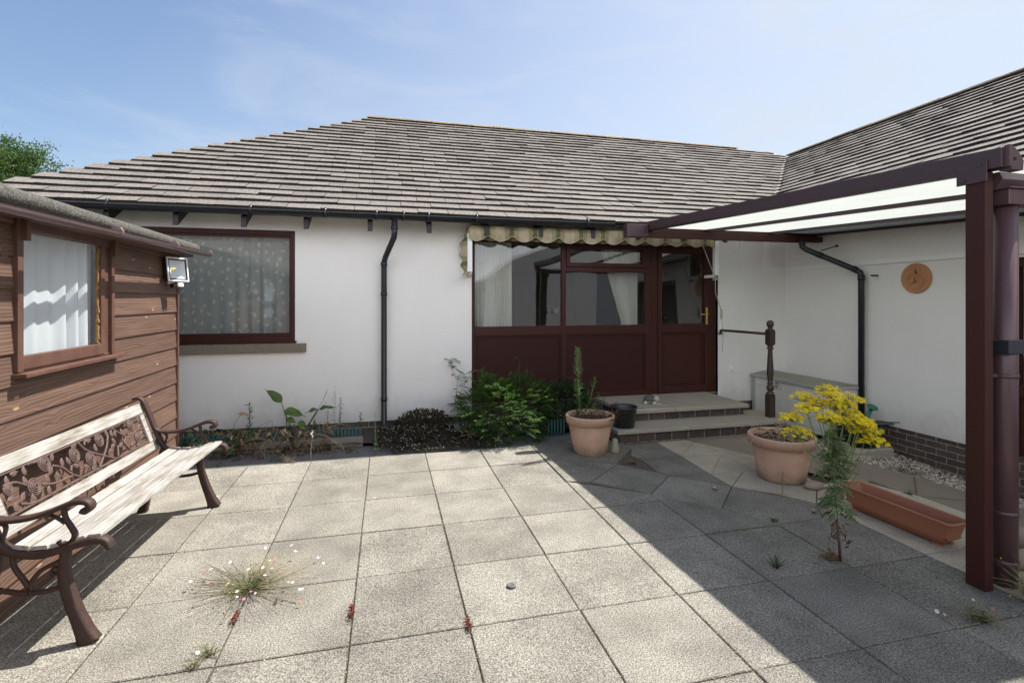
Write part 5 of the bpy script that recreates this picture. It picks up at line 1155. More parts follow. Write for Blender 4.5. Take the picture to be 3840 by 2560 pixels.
for x, y, a in ((4.16, 2.42, .3),):
    mb.tube([(x-.2*cos(a+.9), y-.2*sin(a+.9), .07), (x, y, .078), (x+.2*cos(a+.9), y+.2*sin(a+.9), .07)], [.062, .078, .064], 14)
tag(mb.build('clay_lump', M['stonepink'], origin=(4.16, 2.42, 0)), 'rounded orange clay boulder behind the brown downpipe, at the right edge', 'stone', 'rounded boulders by the downpipe')
mb = MB(); mb.tube([(3.83, 2.34, .05), (3.98, 2.26, .075), (4.14, 2.2, .06)], [.05, .078, .055], 14)
tag(mb.build('clay_lump', M['stonepink'], origin=(3.98, 2.26, 0)), 'nearer rounded brown boulder at the foot of the round downpipe', 'stone', 'rounded boulders by the downpipe')
t = thing('rubber_disc', (.712, 2.89, 0), 'small round dark washer lying on the sunny slabs', 'washer')
mb = MB(); mb.lathe([(.0, .009), (.008, .009), (.010, .012), (.024, .0135), (.027, .010), (.027, .0)], (.712, 2.89, .002), 24); mb.build('ring', M['rubber'], t)
mb = MB(); mb.tube([(.712, 2.89, .010), (.712, 2.89, .016)], .005, 10); mb.build('nail_head', M['steel'], t)
# ------------------------------------------------------------------ plants
def curve(p0, d0, ln, n_=8, droop=.0, wig=.0, up=0):
    p = V(*p0); d = Vector(d0).normalized(); P = [p.copy()]
    for i in range(n_):
        d = (d+V(rnd(-wig, wig), rnd(-wig, wig), rnd(-wig, wig)-droop+up)).normalized(); p = p+d*(ln/n_); P.append(p.copy())
    return P
def rdir(zmin=-.2, zmax=1.0):
    a = rnd(0, 2*pi); z = rnd(zmin, zmax); r_ = math.sqrt(max(0, 1-z*z)); return V(cos(a)*r_, sin(a)*r_, z)
def pinnate(mb, base, d, ln, n_=7, lw=.012, ll=.04, mi=0, droop=.08, tone=None):
    P = curve(base, d, ln, n_, droop=droop, wig=.08); t_ = random.random() if tone is None else min(1, max(0, tone+rnd(-.25, .25)))
    mb.tube(P, .0012, 3, mi=mi, cap=False, tone=t_)
    for i in range(1, len(P)):
        dd = (P[i]-P[i-1]).normalized(); s_ = dd.cross(V(0, 0, 1)); s_ = s_.normalized() if s_.length > .01 else V(1, 0, 0)
        for sg in (-1, 1): mb.leaf(P[i], dd*.7+s_*sg+V(0, 0, .1), V(0, 0, 1), ll*rnd(.8, 1.15), lw, mi, t_, bend=.2)
    mb.leaf(P[-1], P[-1]-P[-2], V(0, 0, 1), ll*1.4, lw*1.1, mi, t_)
# jasmine shrub
t = thing('jasmine_shrub', (1.45, 6.15, 0), 'bushy green jasmine shrub with fine pointed leaves in front of the brown panels', 'shrub')
mb = MB(); C0 = V(1.42, 6.12, .30)
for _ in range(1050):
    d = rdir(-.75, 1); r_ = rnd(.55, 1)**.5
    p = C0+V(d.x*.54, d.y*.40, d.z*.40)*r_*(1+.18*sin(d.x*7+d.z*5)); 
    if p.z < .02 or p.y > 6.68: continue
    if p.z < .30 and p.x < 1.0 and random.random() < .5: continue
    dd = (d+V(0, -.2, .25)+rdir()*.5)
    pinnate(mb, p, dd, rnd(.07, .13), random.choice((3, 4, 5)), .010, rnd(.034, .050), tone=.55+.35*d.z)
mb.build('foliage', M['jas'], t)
mb = MB()
for _ in range(60): d = rdir(.1, 1); mb.tube(curve((1.42+rnd(-.15, .15), 6.2+rnd(-.1, .1), .02), d, rnd(.35, .6), 6, wig=.12), .003, 4)
mb.tube([(1.56, 6.1, .5), (1.60, 6.05, .72), (1.585, 6.03, .93), (1.57, 6.02, .985), (1.53, 6.0, .99), (1.50, 6.0, .95)], .004, 5)
for a in (0, 1): mb.tube(curve((1.4+.7*a, 6.1, .55+.02*a), (-.3+1.1*a, -.2, .6-.3*a), .32, 7, droop=.05, wig=.1), .002, 4)
mb.build('stem', M['herb'], t)
# climbing shoots to the left of it
t = thing('climber_shoots', (.92, 6.35, 0), 'straggly climber shoots against the white wall left of the jasmine shrub', 'climber')
mb = MB(); stems = [[(.83, 6.45, .02), (.85, 6.5, .35), (.90, 6.6, .62), (.80, 6.62, .84), (.82, 6.62, .93), (.87, 6.62, .90)], [(.86, 6.45, .3), (.95, 6.5, .55), (1.06, 6.5, .74), (1.12, 6.5, .78), (1.22, 6.48, .76)], [(.82, 6.62, .86), (.9, 6.6, .78), (1.0, 6.55, .70), (1.12, 6.5, .62)], [(.83, 6.4, .02), (.9, 6.35, .3), (.92, 6.4, .55)]]
lf = MB()
for st in stems:
    Q = [V(*p)+V(rnd(-.01, .01), 0, rnd(-.01, .01)) for p in st]; mb.tube(Q, .003, 5)
    for i in range(len(Q)-1):
        for k in range(4):
            p = Q[i].lerp(Q[i+1], k/4+rnd(0, .2)); pinnate(lf, p, rdir(-.5, .6), rnd(.04, .08), 3, .009, .034)
mb.build('stem', M['drystem'], t); lf.build('foliage', M['jas'], t)
# darker shrub to its right
t = thing('dark_shrub', (2.25, 6.35, 0), 'darker loose leafy shrub between the jasmine shrub and the door steps', 'shrub')
mb = MB()
for _ in range(620):
    d = rdir(-.6, 1); r_ = rnd(.3, 1)**.5; p = V(2.27, 6.28, .27)+V(d.x*.36, d.y*.24, d.z*.38)*r_
    if p.z < .02 or p.y > 6.68: continue
    for k in range(4): mb.leaf(p+rdir()*.02, d+rdir(-1, 1)*.9, rdir(.2, 1), rnd(.05, .085), rnd(.012, .018), tone=rnd(.1, .8))
mb.build('foliage', M['dkleaf'], t)
mb = MB()
for _ in range(26): mb.tube(curve((2.27+rnd(-.2, .2), 6.28+rnd(-.1, .1), .02), rdir(.5, 1), rnd(.3, .55), 6, wig=.12), .0025, 4)
mb.tube(curve((2.02, 6.05, .25), (-.1, -.1, 1), .25, 5, wig=.1), .004, 5); mb.build('stem', M['drystem'], t)
# ground cover with tiny pale flowers
mb = MB()
for _ in range(9000):
    x = rnd(-.15, 1.25); u = rnd(0, 1); y = 5.70+.75*u+.02*sin(x*9)
    if x < .05 and y < 5.85-.5*x: continue
    h_ = (.03+.15*min(1, (y-5.70)/.35))*(.75+.25*sin(x*7+y*5)); z = h_*rnd(.25, 1)
    mb.leaf((x, y, z), rdir(-.1, .9)+V(0, -.3, .1), rdir(.3, 1), rnd(.018, .032), rnd(.010, .017), 0, rnd(.1, .9))
for _ in range(230):
    x = rnd(-.1, 1.3); y = rnd(5.70, 6.25); h_ = (.03+.15*min(1, (y-5.70)/.35))+.005
    mb.lathe([(0, 0), (.0045, .002), (.003, .006), (0, .007)], (x, y, h_*rnd(.85, 1.05)), 5, mi=1, smooth=False)
tag(mb.build('ground_cover', [M['cover'], M['petal']], origin=(.5, 6, 0)), 'dark low ground cover dotted with tiny pale flowers beside the patio', 'ground cover')['kind'] = 'stuff'
t = thing('bronze_plant', (.42, 6.38, 0), 'bushy bronze leaved plant behind the ground cover, right of the downpipe', 'plant')
mb = MB()
for _ in range(900):
    d = rdir(-.2, 1); r_ = rnd(.4, 1)**.5; p = V(.45, 6.36, .14)+V(d.x*.36, d.y*.22, d.z*.19)*r_
    mb.leaf(p, d+rdir()*.7, rdir(.2, 1), rnd(.03, .05), rnd(.02, .032), 0, bend=.25)
mb.build('foliage', M['olive'], t)
mb = MB()
for _ in range(20): mb.tube(curve((.45, 6.38, .02), rdir(.3, 1), .25, 5, wig=.1), .003, 4)
mb.build('stem', M['redstem'], t)
# timber edging with plastic pickets behind
t = thing('bed_edging', (-1.1, 6.18, 0), 'weathered grey timber edging board with a blue green picket strip behind it', 'garden edging')
mb = MB(); mb.box(-2.35, -.27, 6.155, 6.19, -.02, .10); mb.build('board', M['timber'], t, bevel=.004)
mb = MB()
x = -2.3
while x < -.30:
    hgt = .195+rnd(-.012, .012)+(.04 if abs(x+.77) < .03 else 0); tl = rnd(-.006, .006); a = rnd(-.004, .004)
    mb.prism([(x, 6.23+a, .04), (x+.022, 6.23+a, .04), (x+.022+tl, 6.23+a, hgt), (x+.011+tl, 6.23+a, hgt+.014), (x+tl, 6.23+a, hgt)], (0, .008, 0)); x += .042+rnd(-.002, .003)
mb.box(-2.3, -.3, 6.238, 6.245, .07, .085); mb.build('picket_strip', M['picket'], t)
t = thing('picket_edging', (1.0, 6.2, 0), 'short blue green picket edging showing between the climber and the jasmine shrub', 'garden edging')
mb = MB(); x = .82
while x < 1.10: mb.prism([(x, 6.23, .02), (x+.024, 6.23, .02), (x+.024, 6.24, .17), (x+.012, 6.24, .19), (x, 6.24, .17)], (0, .01, 0)); x += .042
mb.build('picket_strip', M['picket'], t)
t = thing('picket_edging', (2.07, 6.03, 0), 'short blue green picket edging showing between the jasmine shrub and the dark shrub', 'garden edging'); mb = MB()
x = 1.96
while x < 2.18: mb.prism([(x, 6.03, .02), (x+.02, 6.03, .02), (x+.02, 6.03, .19), (x+.01, 6.03, .205), (x, 6.03, .19)], (0, .01, 0)); x += .04
mb.build('picket_strip', M['picket'], t)
# arum / hollyhock plants with dried leaves
def blade(mb, base, d, ln, wd, nrm=V(0, 0, 1), mi=0, tone=.5, wave=.1, nseg=8, curl=.15):
    """broad leaf as a wavy strip with midrib"""
    p = V(*base); d = Vector(d).normalized(); s_ = d.cross(nrm).normalized(); u = s_.cross(d); n0 = len(mb.v)
    ph = rnd(0, 6)
    for i in range(nseg+1):
        f = i/nseg; w_ = wd*.5*(sin(pi*min(1, f*1.15+.04)))**.7*(1-f*.35) if f < .96 else 0
        c = p+d*ln*f-V(0, 0, 1)*ln*curl*f*f
        for k, g in ((-1, 0), (-.5, 1), (0, 2), (.5, 3), (1, 4)):
            mb.v.append(c+s_*w_*k+u*(abs(k)*w_*.25+wave*wd*sin(f*11+ph+k*2)*abs(k)))
    for i in range(nseg):
        for k in range(4): a = n0+i*5+k; mb.face((a, a+1, a+6, a+5), mi, tone, True)
t = thing('arum_plant', (-1.12, 6.38, 0), 'arum plant with upright bright green leaves against the white wall', 'plant')
lf = MB(); st = MB()
for (p, tip, d, ln, wd, nr) in (((-1.13, 6.4, .1), (-1.20, 6.40, .50), (-.55, -.1, .65), .27, .13, V(.6, -.7, .2)), ((-1.10, 6.4, .1), (-1.16, 6.38, .40), (.9, -.1, -.15), .24, .13, V(.1, -.75, .6)), ((-1.08, 6.4, .1), (-1.14, 6.36, .31), (.5, -.2, -.1), .14, .09, V(0, -.8, .5)),
                          ((-.98, 6.4, .1), (-.78, 6.38, .40), (.75, -.1, .18), .20, .10, V(0, -.35, .95)), ((-.98, 6.4, .1), (-.80, 6.38, .40), (-.9, -.1, -.10), .14, .08, V(0, -.45, .9)), ((-1.0, 6.38, .1), (-.98, 6.36, .28), (.1, -.3, -.3), .13, .10, V(.2, -.9, .3))):
    mid = V(*p).lerp(V(*tip), .5)+V(.015, 0, .02); st.tube([p, mid, tip], [.007, .005, .004], 6); blade(lf, tip, d, ln, wd, nr, tone=rnd(.3, .9))
lf.build('leaf', M['brightleaf'], t); st.build('stalk', M['herb'], t)
t = thing('withered_plant', (-1.1, 6.15, 0), 'withered brown leaves and stalks drooping over the timber edging', 'plant')
lf = MB(); st = MB(); pl = MB()
for _ in range(150):
    x = rnd(-1.75, -.62); y = rnd(5.98, 6.35); z0 = rnd(.05, .2)
    if random.random() < .6: blade(lf, (x, y, rnd(.0, .24)), rdir(-.9, .1)+V(0, -.3, 0), rnd(.06, .13), rnd(.03, .06), rdir(0, 1), tone=random.random(), wave=.35, nseg=5, curl=.5)
    else: blade(pl, (x, y, rnd(.0, .26)), rdir(-.9, .2)+V(0, -.3, 0), rnd(.05, .10), rnd(.025, .05), rdir(0, 1), tone=random.random(), wave=.4, nseg=5, curl=.5)
for _ in range(110):
    x = rnd(-1.7, -.65); y = rnd(6.1, 6.4); d = rdir(.2, .9)+V(0, -.35, 0); st.tube(curve((x, y, .08), d, rnd(.2, .45), 9, droop=.16, wig=.16), .0024, 4, tone=.5)
for _ in range(90): x = rnd(-1.9, -.3); y = rnd(5.9, 6.15); blade(lf, (x, y, .0), rdir(-.05, .1), rnd(.03, .07), rnd(.015, .035), V(0, 0, 1), tone=random.random(), wave=.3, nseg=4, curl=.1)
st.tube([(-.72, 5.98, .10), (-.60, 5.90, .16), (-.48, 5.85, .10), (-.45, 5.85, .02)], .004, 6); st.tube([(-1.0, 6.1, .20), (-.85, 6.0, .23), (-.65, 5.9, .2), (-.5, 5.86, .08)], .004, 6)
lf.build('dead_leaf', M['dry'], t); pl.build('pale_leaf', M['drypale'], t); st.build('stalk', M['drystem'], t)
t = thing('leafy_plant', (-2.0, 6.3, 0), 'low clump of broad green leaves beside the shed corner, behind the bench', 'plant')
lf = MB()
for _ in range(130):
    x = rnd(-2.3, -1.45); blade(lf, (x, rnd(6.0, 6.55), rnd(.02, .20)), rdir(-.1, .5), rnd(.08, .14), rnd(.05, .09), rdir(.5, 1), tone=random.random(), wave=.12, nseg=6, curl=.3)
lf.build('foliage', M['herb'], t)
st = MB()
for _ in range(30): x = rnd(-2.3, -1.45); st.tube(curve((x, rnd(6.1, 6.5), .03), rdir(.5, 1), .2, 5, wig=.15), .003, 4)
st.tube([(-1.75, 6.4, .1), (-1.68, 6.35, .3), (-1.60, 6.3, .40)], .003, 5)
st.build('stalk', M['drystem'], t)
lf = MB(); blade(lf, (-1.64, 6.33, .40), (1, -.1, -.05), .17, .06, V(0, -.5, .8), tone=.8, wave=.1); lf.build('pale_leaf', M['drypale'], t)
def spike(name, c, hgt, label, cat, lf_m, n_=40, ll=.045, lw=.008, spread=.06, lean=(0, 0), taper=True, st_m='herb', group=None, z0=.0):
    t = thing(name, (c[0], c[1], z0), label, cat, group); st = MB(); lf = MB()
    P = curve((c[0], c[1], z0), (lean[0], lean[1], 1), hgt, 8, wig=.05, up=.05); st.tube(P, [.004-.003*i/8 for i in range(9)], 5)
    for i in range(n_):
        f = .08+.92*i/n_; k = f*8; a = int(min(7, k)); p = P[a].lerp(P[a+1], k-a); g = 1-.65*f if taper else 1
        d = rdir(-.1, .7); lf.leaf(p, d+V(0, 0, .3), V(0, 0, 1), ll*g*rnd(.7, 1.2), lw*rnd(.8, 1.2), 0)
    st.build('stem', M[st_m], t); lf.build('foliage', lf_m, t); return t
spike('tall_weed', (-.12, 5.72), .50, 'tall narrow green weed at the patio edge in front of the downpipe', 'weed', M['herb'], 90, .035, .008)
spike('flowering_weed', (-1.56, 6.48), .48, 'leafy flowering weed against the white wall between shed and arum plant', 'weed', M['herb'], 70, .05, .014, taper=False)
spike('willowherb', (-.55, 6.4), .52, 'willowherb with dark pointed leaves behind the end of the timber edging', 'weed', M['dkleaf'], 46, .07, .014)
spike('green_weed', (-.30, 6.28), .36, 'bright green leafy weed at the right end of the timber edging', 'weed', M['brightleaf'], 60, .07, .014)
spike('green_weed', (-.85, 6.45), .26, 'bushy light green weed behind the middle of the picket strip', 'weed', M['brightleaf'], 70, .07, .016)
for i, (x, y, h_, ln) in enumerate(((-.72, 6.5, .36, .05), (-.62, 6.52, .54, 0))):
    t = thing('seed_stalk', (x, y, 0), ['pale seed stalk with opened pods behind the picket strip, the shorter one', 'tallest thin seed stalk against the wall left of the downpipe'][i], 'weed', 'seed stalks in the bed'); st = MB()
    P = curve((x, y, 0), (ln, 0, 1), h_, 8, wig=.04, up=.05); st.tube(P, .002, 4)
    for k in range(6): q = P[3+k % 6]; Q = curve(q, (rnd(-.6, .6), rnd(-.3, .3), 1), .09, 3); st.tube(Q, .0015, 4); st.tube([Q[-1], Q[-1]+V(0, 0, .018)], [.004, .002], 5)
    st.build('stem', M['drystem'], t)
t = thing('seed_stalk', (-.95, 6.45, 0), 'long leaning dry flower stalk rising behind the arum leaves', 'weed', 'seed stalks in the bed'); st = MB()
st.tube([(-.98, 6.4, .05), (-.85, 6.42, .3), (-.74, 6.45, .5), (-.70, 6.45, .60), (-.685, 6.45, .62)], [.003, .003, .002, .002, .001], 5)
for k in range(8): p = V(-.74, 6.45, .5).lerp(V(-.69, 6.45, .62), k/8); st.tube([p, p+V(rnd(-.015, .015), -.01, .008)], [.003, .004], 5)
st.build('stem', M['drystem'], t)
t = thing('pale_stalk', (-.775, 5.68, 0), 'single pale upright stalk with white seed heads at the patio edge', 'weed'); st = MB()
st.tube([(-.775, 5.68, -.02), (-.78, 5.70, .12), (-.765, 5.70, .24), (-.76, 5.70, .27)], .0035, 6); st.build('stem', M['drystem'], t)
mb = MB()
for k in range(5): mb.lathe([(0, 0), (.008, .003), (.009, .010), (0, .016)], (-.765+rnd(-.015, .015), 5.70+rnd(-.01, .01), .24+.012*k), 8)
mb.build('seed_head', M['petal'], t)
def tuft(name, c, n_, ln, mt, label, cat, spread=.05, wd=.004, group=None, zmin=.2, z0=0, droop=.05):
    t = MB()
    for _ in range(n_):
        P = curve((c[0]+rnd(-spread, spread)*.5, c[1]+rnd(-spread, spread)*.5, z0), rdir(zmin, 1), ln*rnd(.5, 1.1), 4, droop=droop, wig=.15); tt = random.random()
        t.tube(P, [wd*.5, wd*.45, wd*.4, wd*.3, .0003], 3, tone=tt)
    o = t.build(name, mt, origin=(c[0], c[1], z0)); tag(o, label, cat, group); return o
tuft('dry_tuft', (-.99, 5.70), 26, .13, M['drypale'], 'small bleached dry tuft at the far patio edge', 'weed', zmin=.1)
tuft('grass_tuft', (-1.12, 5.78), 24, .10, M['herb'], 'small green grass tuft in the dark strip beside the bleached tuft', 'grass', .16)
tuft('green_sprig', (-1.66, 5.74), 16, .09, M['herb'], 'small green sprig in the dark strip just beyond the bench seat', 'weed', .05)
tuft('green_sprig', (2.39, 2.70), 30, .10, M['herb'], 'small bright green sprig in a joint of the shaded slabs', 'weed', .03, zmin=.6)
tuft('green_sprig', (2.885, 3.27), 22, .035, M['brightleaf'], 'tiny yellowish moss tuft in a slab joint left of the white flowers', 'weed', .05, .006)
tuft('green_sprig', (4.42, 3.44), 20, .06, M['herb'], 'small weed in the path joint behind the plastic trough', 'weed', .05)
tuft('gravel_weed', (5.35, 4.20), 70, .09, M['herb'], 'dark green weed spreading on the gravel strip', 'weed', .25, z0=-.13)
tuft('straw_blades', (.95, 6.05), 18, .32, M['drystem'], 'long bleached straw blades lying over the ground cover', 'dry grass', .14, .006, zmin=.0, z0=.08)
# reddish succulents in the joints
def red(c, n_, s_, label, mt='redplant'):
    t = MB()
    for _ in range(n_): 
        p = V(c[0]+random.gauss(0, .006), c[1]+random.gauss(0, s_), rnd(0, .025)); t.leaf(p, rdir(.1, 1), rdir(.2, 1), rnd(.010, .018), rnd(.005, .008), 0)
    tag(t.build('red_succulent', M[mt], origin=(c[0], c[1], 0)), label, 'weed', 'red weeds in the joints')
red((-.183, 2.85), 150, .035, 'small red succulent in the slab joint right of the daisy clump')
red((.410, 2.59), 130, .03, 'dark red weed at a slab corner in front of the washer')
red((-.778, 2.95), 110, .035, 'reddish weed below the daisy clump in the same joint')
def dead(name, c, n_, sp_, label, z0=0, size=(.03, .06)):
    t = MB()
    for _ in range(n_): blade(t, (c[0]+random.gauss(0, sp_), c[1]+random.gauss(0, sp_*.7), z0+rnd(0, .02)), rdir(-.1, .5), rnd(*size), rnd(.010, .022), rdir(.2, 1), tone=random.random(), wave=.3, nseg=4, curl=.3)
    tag(t.build(name, M['dry'], origin=(c[0], c[1], z0)), label, 'dead leaf')
dead('dead_weed', (2.49, 4.80), 16, .03, 'withered brown weed filling the gap between the tilted slabs', size=(.04, .09))
dead('fallen_leaf', (-.60, 3.08), 1, .0, 'single curled brown leaf on the slabs in front of the daisy clump', size=(.07, .07))
dead('fallen_leaf', (-.73, 3.23), 1, .0, 'pale dead leaf caught in the middle of the daisy clump', z0=.03, size=(.07, .07))
dead('leaf_litter', (5.25, 6.35), 26, .10, 'drift of brown leaves between the steps and the storage box', z0=.0)
dead('leaf_litter', (2.88, 5.45), 4, .04, 'few orange leaves at the foot of the lower step')
t = thing('white_leaf', (-1.42, 4.84, 0), 'pale oval leaf lying on the slab beneath the bench end', 'leaf')
mb = MB(); blade(mb, (-1.46, 4.80, .006), (1, .35, .05), .075, .035, V(0, 0, 1), tone=.9, wave=.03, curl=-.05); mb.build('blade', M['petal'], t)
# Mexican daisies
def flower(mb, p, r_, nrm, mi=1, mc=2, n_=12):
    p = V(*p); nrm = Vector(nrm).normalized(); s_ = nrm.orthogonal().normalized(); u = nrm.cross(s_)
    for k in range(n_):
        a = 2*pi*k/n_+rnd(-.1, .1); d = s_*cos(a)+u*sin(a); w_ = nrm.cross(d)*r_*.2; n0 = len(mb.v)
        mb.v += [p+d*r_*.25-w_*.5, p+d*r_*.25+w_*.5, p+d*r_+w_+nrm*r_*.1, p+d*r_-w_+nrm*r_*.1]; mb.face((n0, n0+1, n0+2, n0+3), mi, .5)
    q = Matrix.Translation(p) @ nrm.to_track_quat('Z', 'Y').to_matrix().to_4x4()
    mb.lathe([(r_*.34, 0), (r_*.28, r_*.14), (0, r_*.2)], (0, 0, 0), 8, mi=mc, mtx=q)
M['daisystem'] = mat('dry_green_stem', (.20, .19, .08), .7, var=.8, vscale=9, vcol=(.27, .20, .12))
def daisies(name, c, label, n_st, rad, hgt, nfl, z0=0, ell=1.0, bias=(0, 0)):
    t = thing(name, (c[0], c[1], z0), label, 'flowers'); st = MB(); fl_ = MB(); lf = MB()
    for i in range(n_st):
        a = rnd(0, 2*pi); r_ = rad*math.sqrt(rnd(.02, 1)); tip = V(c[0]+cos(a)*r_+bias[0]*r_, c[1]+sin(a)*r_*ell+bias[1]*r_, z0+hgt*rnd(.25, 1)*(1-.5*(r_/rad)**2)); b = V(c[0]+rnd(-.02, .02), c[1]+rnd(-.02, .02), z0)
        mid = b.lerp(tip, .5)+V(rnd(-.02, .02), rnd(-.02, .02), hgt*.12); st.tube([b, mid, tip], [.0012, .001, .0008], 3, tone=random.random())
        for k in range(2): q = b.lerp(mid, rnd(.2, 1)); lf.leaf(q, rdir(.1, .9), V(0, 0, 1), rnd(.012, .028), .004)
        if i < nfl:
            if random.random() < .55: flower(fl_, tip, rnd(.007, .011), V(rnd(-.5, .5), rnd(-.8, .1), 1), 1 if random.random() < .8 else 3)
            else: fl_.lathe([(0, 0), (.0035, .002), (.004, .006), (0, .009)], tip, 6, mi=3 if random.random() < .45 else 2)
    st.build('stem', M['daisystem'], t); lf.build('foliage', M['herb'], t)
    fl_.build('flower', [M['herb'], M['petal'], M['yellowc'], M['pink']], t)
daisies('daisy_clump', (-.777, 3.215), 'wild daisy clump growing from a slab joint in the sun', 210, .40, .17, 48, bias=(.15, .1))
daisies('daisy_clump', (3.52, 2.05), 'wild daisies growing at the foot of the brown post', 110, .24, .30, 12, bias=(-.15, -.35))
daisies('daisy_clump', (3.03, 1.99), 'sparse weedy daisies in a shaded slab joint left of the brown post', 70, .17, .12, 5, bias=(-.3, .1))
daisies('daisy_sprig', (-.82, 2.68), 'thin daisy sprig in the joint in front of the daisy clump', 26, .09, .10, 2)
daisies('daisy_sprig', (-.86, 2.60), 'low green sprig at a slab corner near the photo bottom edge, left', 16, .06, .06, 0)
daisies('moss_flower', (3.30, 3.32), 'tiny white flowers on a moss clump in a joint near the ragwort', 12, .018, .05, 5)
daisies('white_sprig', (2.84, 3.93), 'two tiny white flowers in the slanting joint in front of the wide pot', 8, .03, .04, 4)
spike('dry_spike', (3.36, 3.72), .20, 'short dry brown seed spike standing in front of the wide pot', 'weed', M['drypale'], 90, .014, .008, taper=False, st_m='drystem')
# plants in the pots
t = thing('pot_weed', (P1[0]-.12, P1[1], P1[2]+.38), 'tall feathery green weed growing in the pot beside the bucket', 'weed')
st = MB(); lf = MB(); tp = MB()
main = curve((2.07, 5.24, .39), (-.02, 0, 1), .78, 14, wig=.03, up=.06); st.tube(main, [.006-.0045*i/14 for i in range(15)], 6)
side = curve((2.12, 5.24, .40), (.35, -.05, .8), .46, 9, wig=.08, up=.08); st.tube(side, .003, 5)
for P, n_, sc in ((main, 230, 1), (side, 80, .9)):
    L_ = len(P)-1
    for i in range(n_):
        f = .04+.94*i/n_; k = f*L_; a = int(min(L_-1, k)); p = P[a].lerp(P[a+1], k-a)
        if f < .55: lf.leaf(p, rdir(-.1, .6)+V(0, 0, .35), V(0, 0, 1), rnd(.05, .085)*sc, .006)
        else:
            Q = curve(p, rdir(.1, .6)+V(0, 0, .4), rnd(.05, .11)*(1.35-f), 3, wig=.1, up=.1); st.tube(Q, .0012, 3, cap=False)
            for q in Q[1:]: lf.leaf(q, rdir(0, 1), V(0, 0, 1), .018, .005)
            tp.lathe([(0, 0), (.0035, .003), (.003, .009), (0, .011)], Q[-1], 5)
for k in range(4):
    b = V(2.12+.03*k, 5.22, .4); P = curve(b, rdir(.3, .8)+V(.5, -.1, .2), .3, 8, wig=.1, up=.08); st.tube(P, .002, 4)
    for i in range(26): f = rnd(.3, 1)*8; a = int(min(7, f)); p = P[a].lerp(P[a+1], f-a); lf.leaf(p, rdir(0, 1), V(0, 0, 1), .035, .005)
st.build('stem', M['ragstem'], t); lf.build('foliage', M['herb'], t); tp.build('bud', M['brightleaf'], t)
t = thing('dried_flowers', (2.25, 5.2, .40), 'dried brown flower heads spilling over the right rim of the pot with the green weed', 'dead plant')
st = MB(); lf = MB()
for _ in range(150):
    x = 2.18+rnd(-.2, .22); y = 5.22+rnd(-.2, .12); P = curve((x, y, .375), rdir(.1, .8)+V(.5 if x > 2.2 else 0, 0, .2), rnd(.05, .17), 5, wig=.2, droop=.04); st.tube(P, .0012, 3)
    for q in P[2:]: lf.lathe([(0, 0), (.0045, .003), (.003, .009), (0, .010)], q+rdir()*.005, 5, tone=random.random())
for k in range(14):
    P = curve((2.38, 5.2, .40), (.9, rnd(-.5, .5), rnd(.2, .7)), rnd(.12, .28), 6, wig=.15); st.tube(P, .0012, 3)
    for q in P[3:]: lf.lathe([(0, 0), (.0055, .003), (.004, .010), (0, .012)], q, 5, tone=random.random())
st.build('stem', M['redstem'], t); lf.build('seed_head', M['dry'], t)
t = thing('dead_plant', (P2[0], P2[1], .40), 'tangle of thin dry stems in the wider terracotta pot', 'dead plant')
st = MB(); lf = MB()
for _ in range(34):
    a = rnd(0, 6.28); b = V(P2[0]+cos(a)*.2*rnd(.2, 1), P2[1]+sin(a)*.2*rnd(.2, 1), .375); st.tube(curve(b, rdir(.4, 1), rnd(.18, .42), 12, droop=.20, wig=.14), rnd(.002, .0038), 5, tone=random.random())
for _ in range(26): lf.leaf((P2[0]+rnd(-.2, .2), P2[1]+rnd(-.2, .2), .385+rnd(0, .03)), rdir(0, .6), rdir(.2, 1), rnd(.03, .06), .012, bend=.5)
st.build('stem', M['drystem'], t); lf.build('leaf', M['dry'], t)
# ragwort
RB = V(2.865, 2.675, 0)
t = thing('ragwort', tuple(RB), 'tall ragwort with clusters of yellow flowers growing from a joint of the shaded slabs', 'flowering plant')
st = MB(); lf = MB(); fl_ = MB(); dr = MB(); lo = MB()
main = [RB+V(*q) for q in ((0, 0, -.01), (-.012, 0, .12), (-.03, 0, .27), (-.045, .0, .42), (-.05, 0, .56), (-.055, 0, .70), (-.07, 0, .83), (-.08, 0, .95))]
lo.tube(main[:3], [.0085, .008, .0075], 8); st.tube(main[2:], [.0075, .007, .0065, .006, .005, .004], 8)
def lobed(mb, base, d, ln, mi=0, droop=.12):
    P = curve(base, d, ln, 6, droop=droop, wig=.06); tt = random.random()
    for i in range(1, 7):
        dd = (P[i]-P[i-1]).normalized(); s_ = dd.cross(V(0, 0, 1)); s_ = s_.normalized() if s_.length > .05 else V(1, 0, 0); w_ = ln*.30*sin(pi*min(.95, .15+i/7.5))
        for sg in (-1, 1):
            mb.leaf(P[i], dd*.55+s_*sg, V(rnd(-.3, .3), rnd(-.3, .3), 1), w_, w_*.42, mi, tt, bend=.25)
            mb.leaf(P[i]+s_*sg*w_*.4, dd*1.1+s_*sg*.5, V(rnd(-.3, .3), rnd(-.3, .3), 1), w_*.6, w_*.25, mi, tt)
        mb.leaf(P[i-1], dd, V(0, 0, 1), ln/4.2, ln*.07, mi, tt)
def alongm(z):
    for a, b in zip(main[:-1], main[1:]):
        if a.z <= z <= b.z: return a.lerp(b, (z-a.z)/(b.z-a.z))
    return main[-1]
for i in range(74):
    z = rnd(.34, .84); lobed(lf, alongm(z), rdir(-.2, .55), rnd(.08, .14))
for k in range(10): lobed(lf, alongm(rnd(.28, .40)), rdir(-.5, .3), rnd(.09, .15))
branches = []
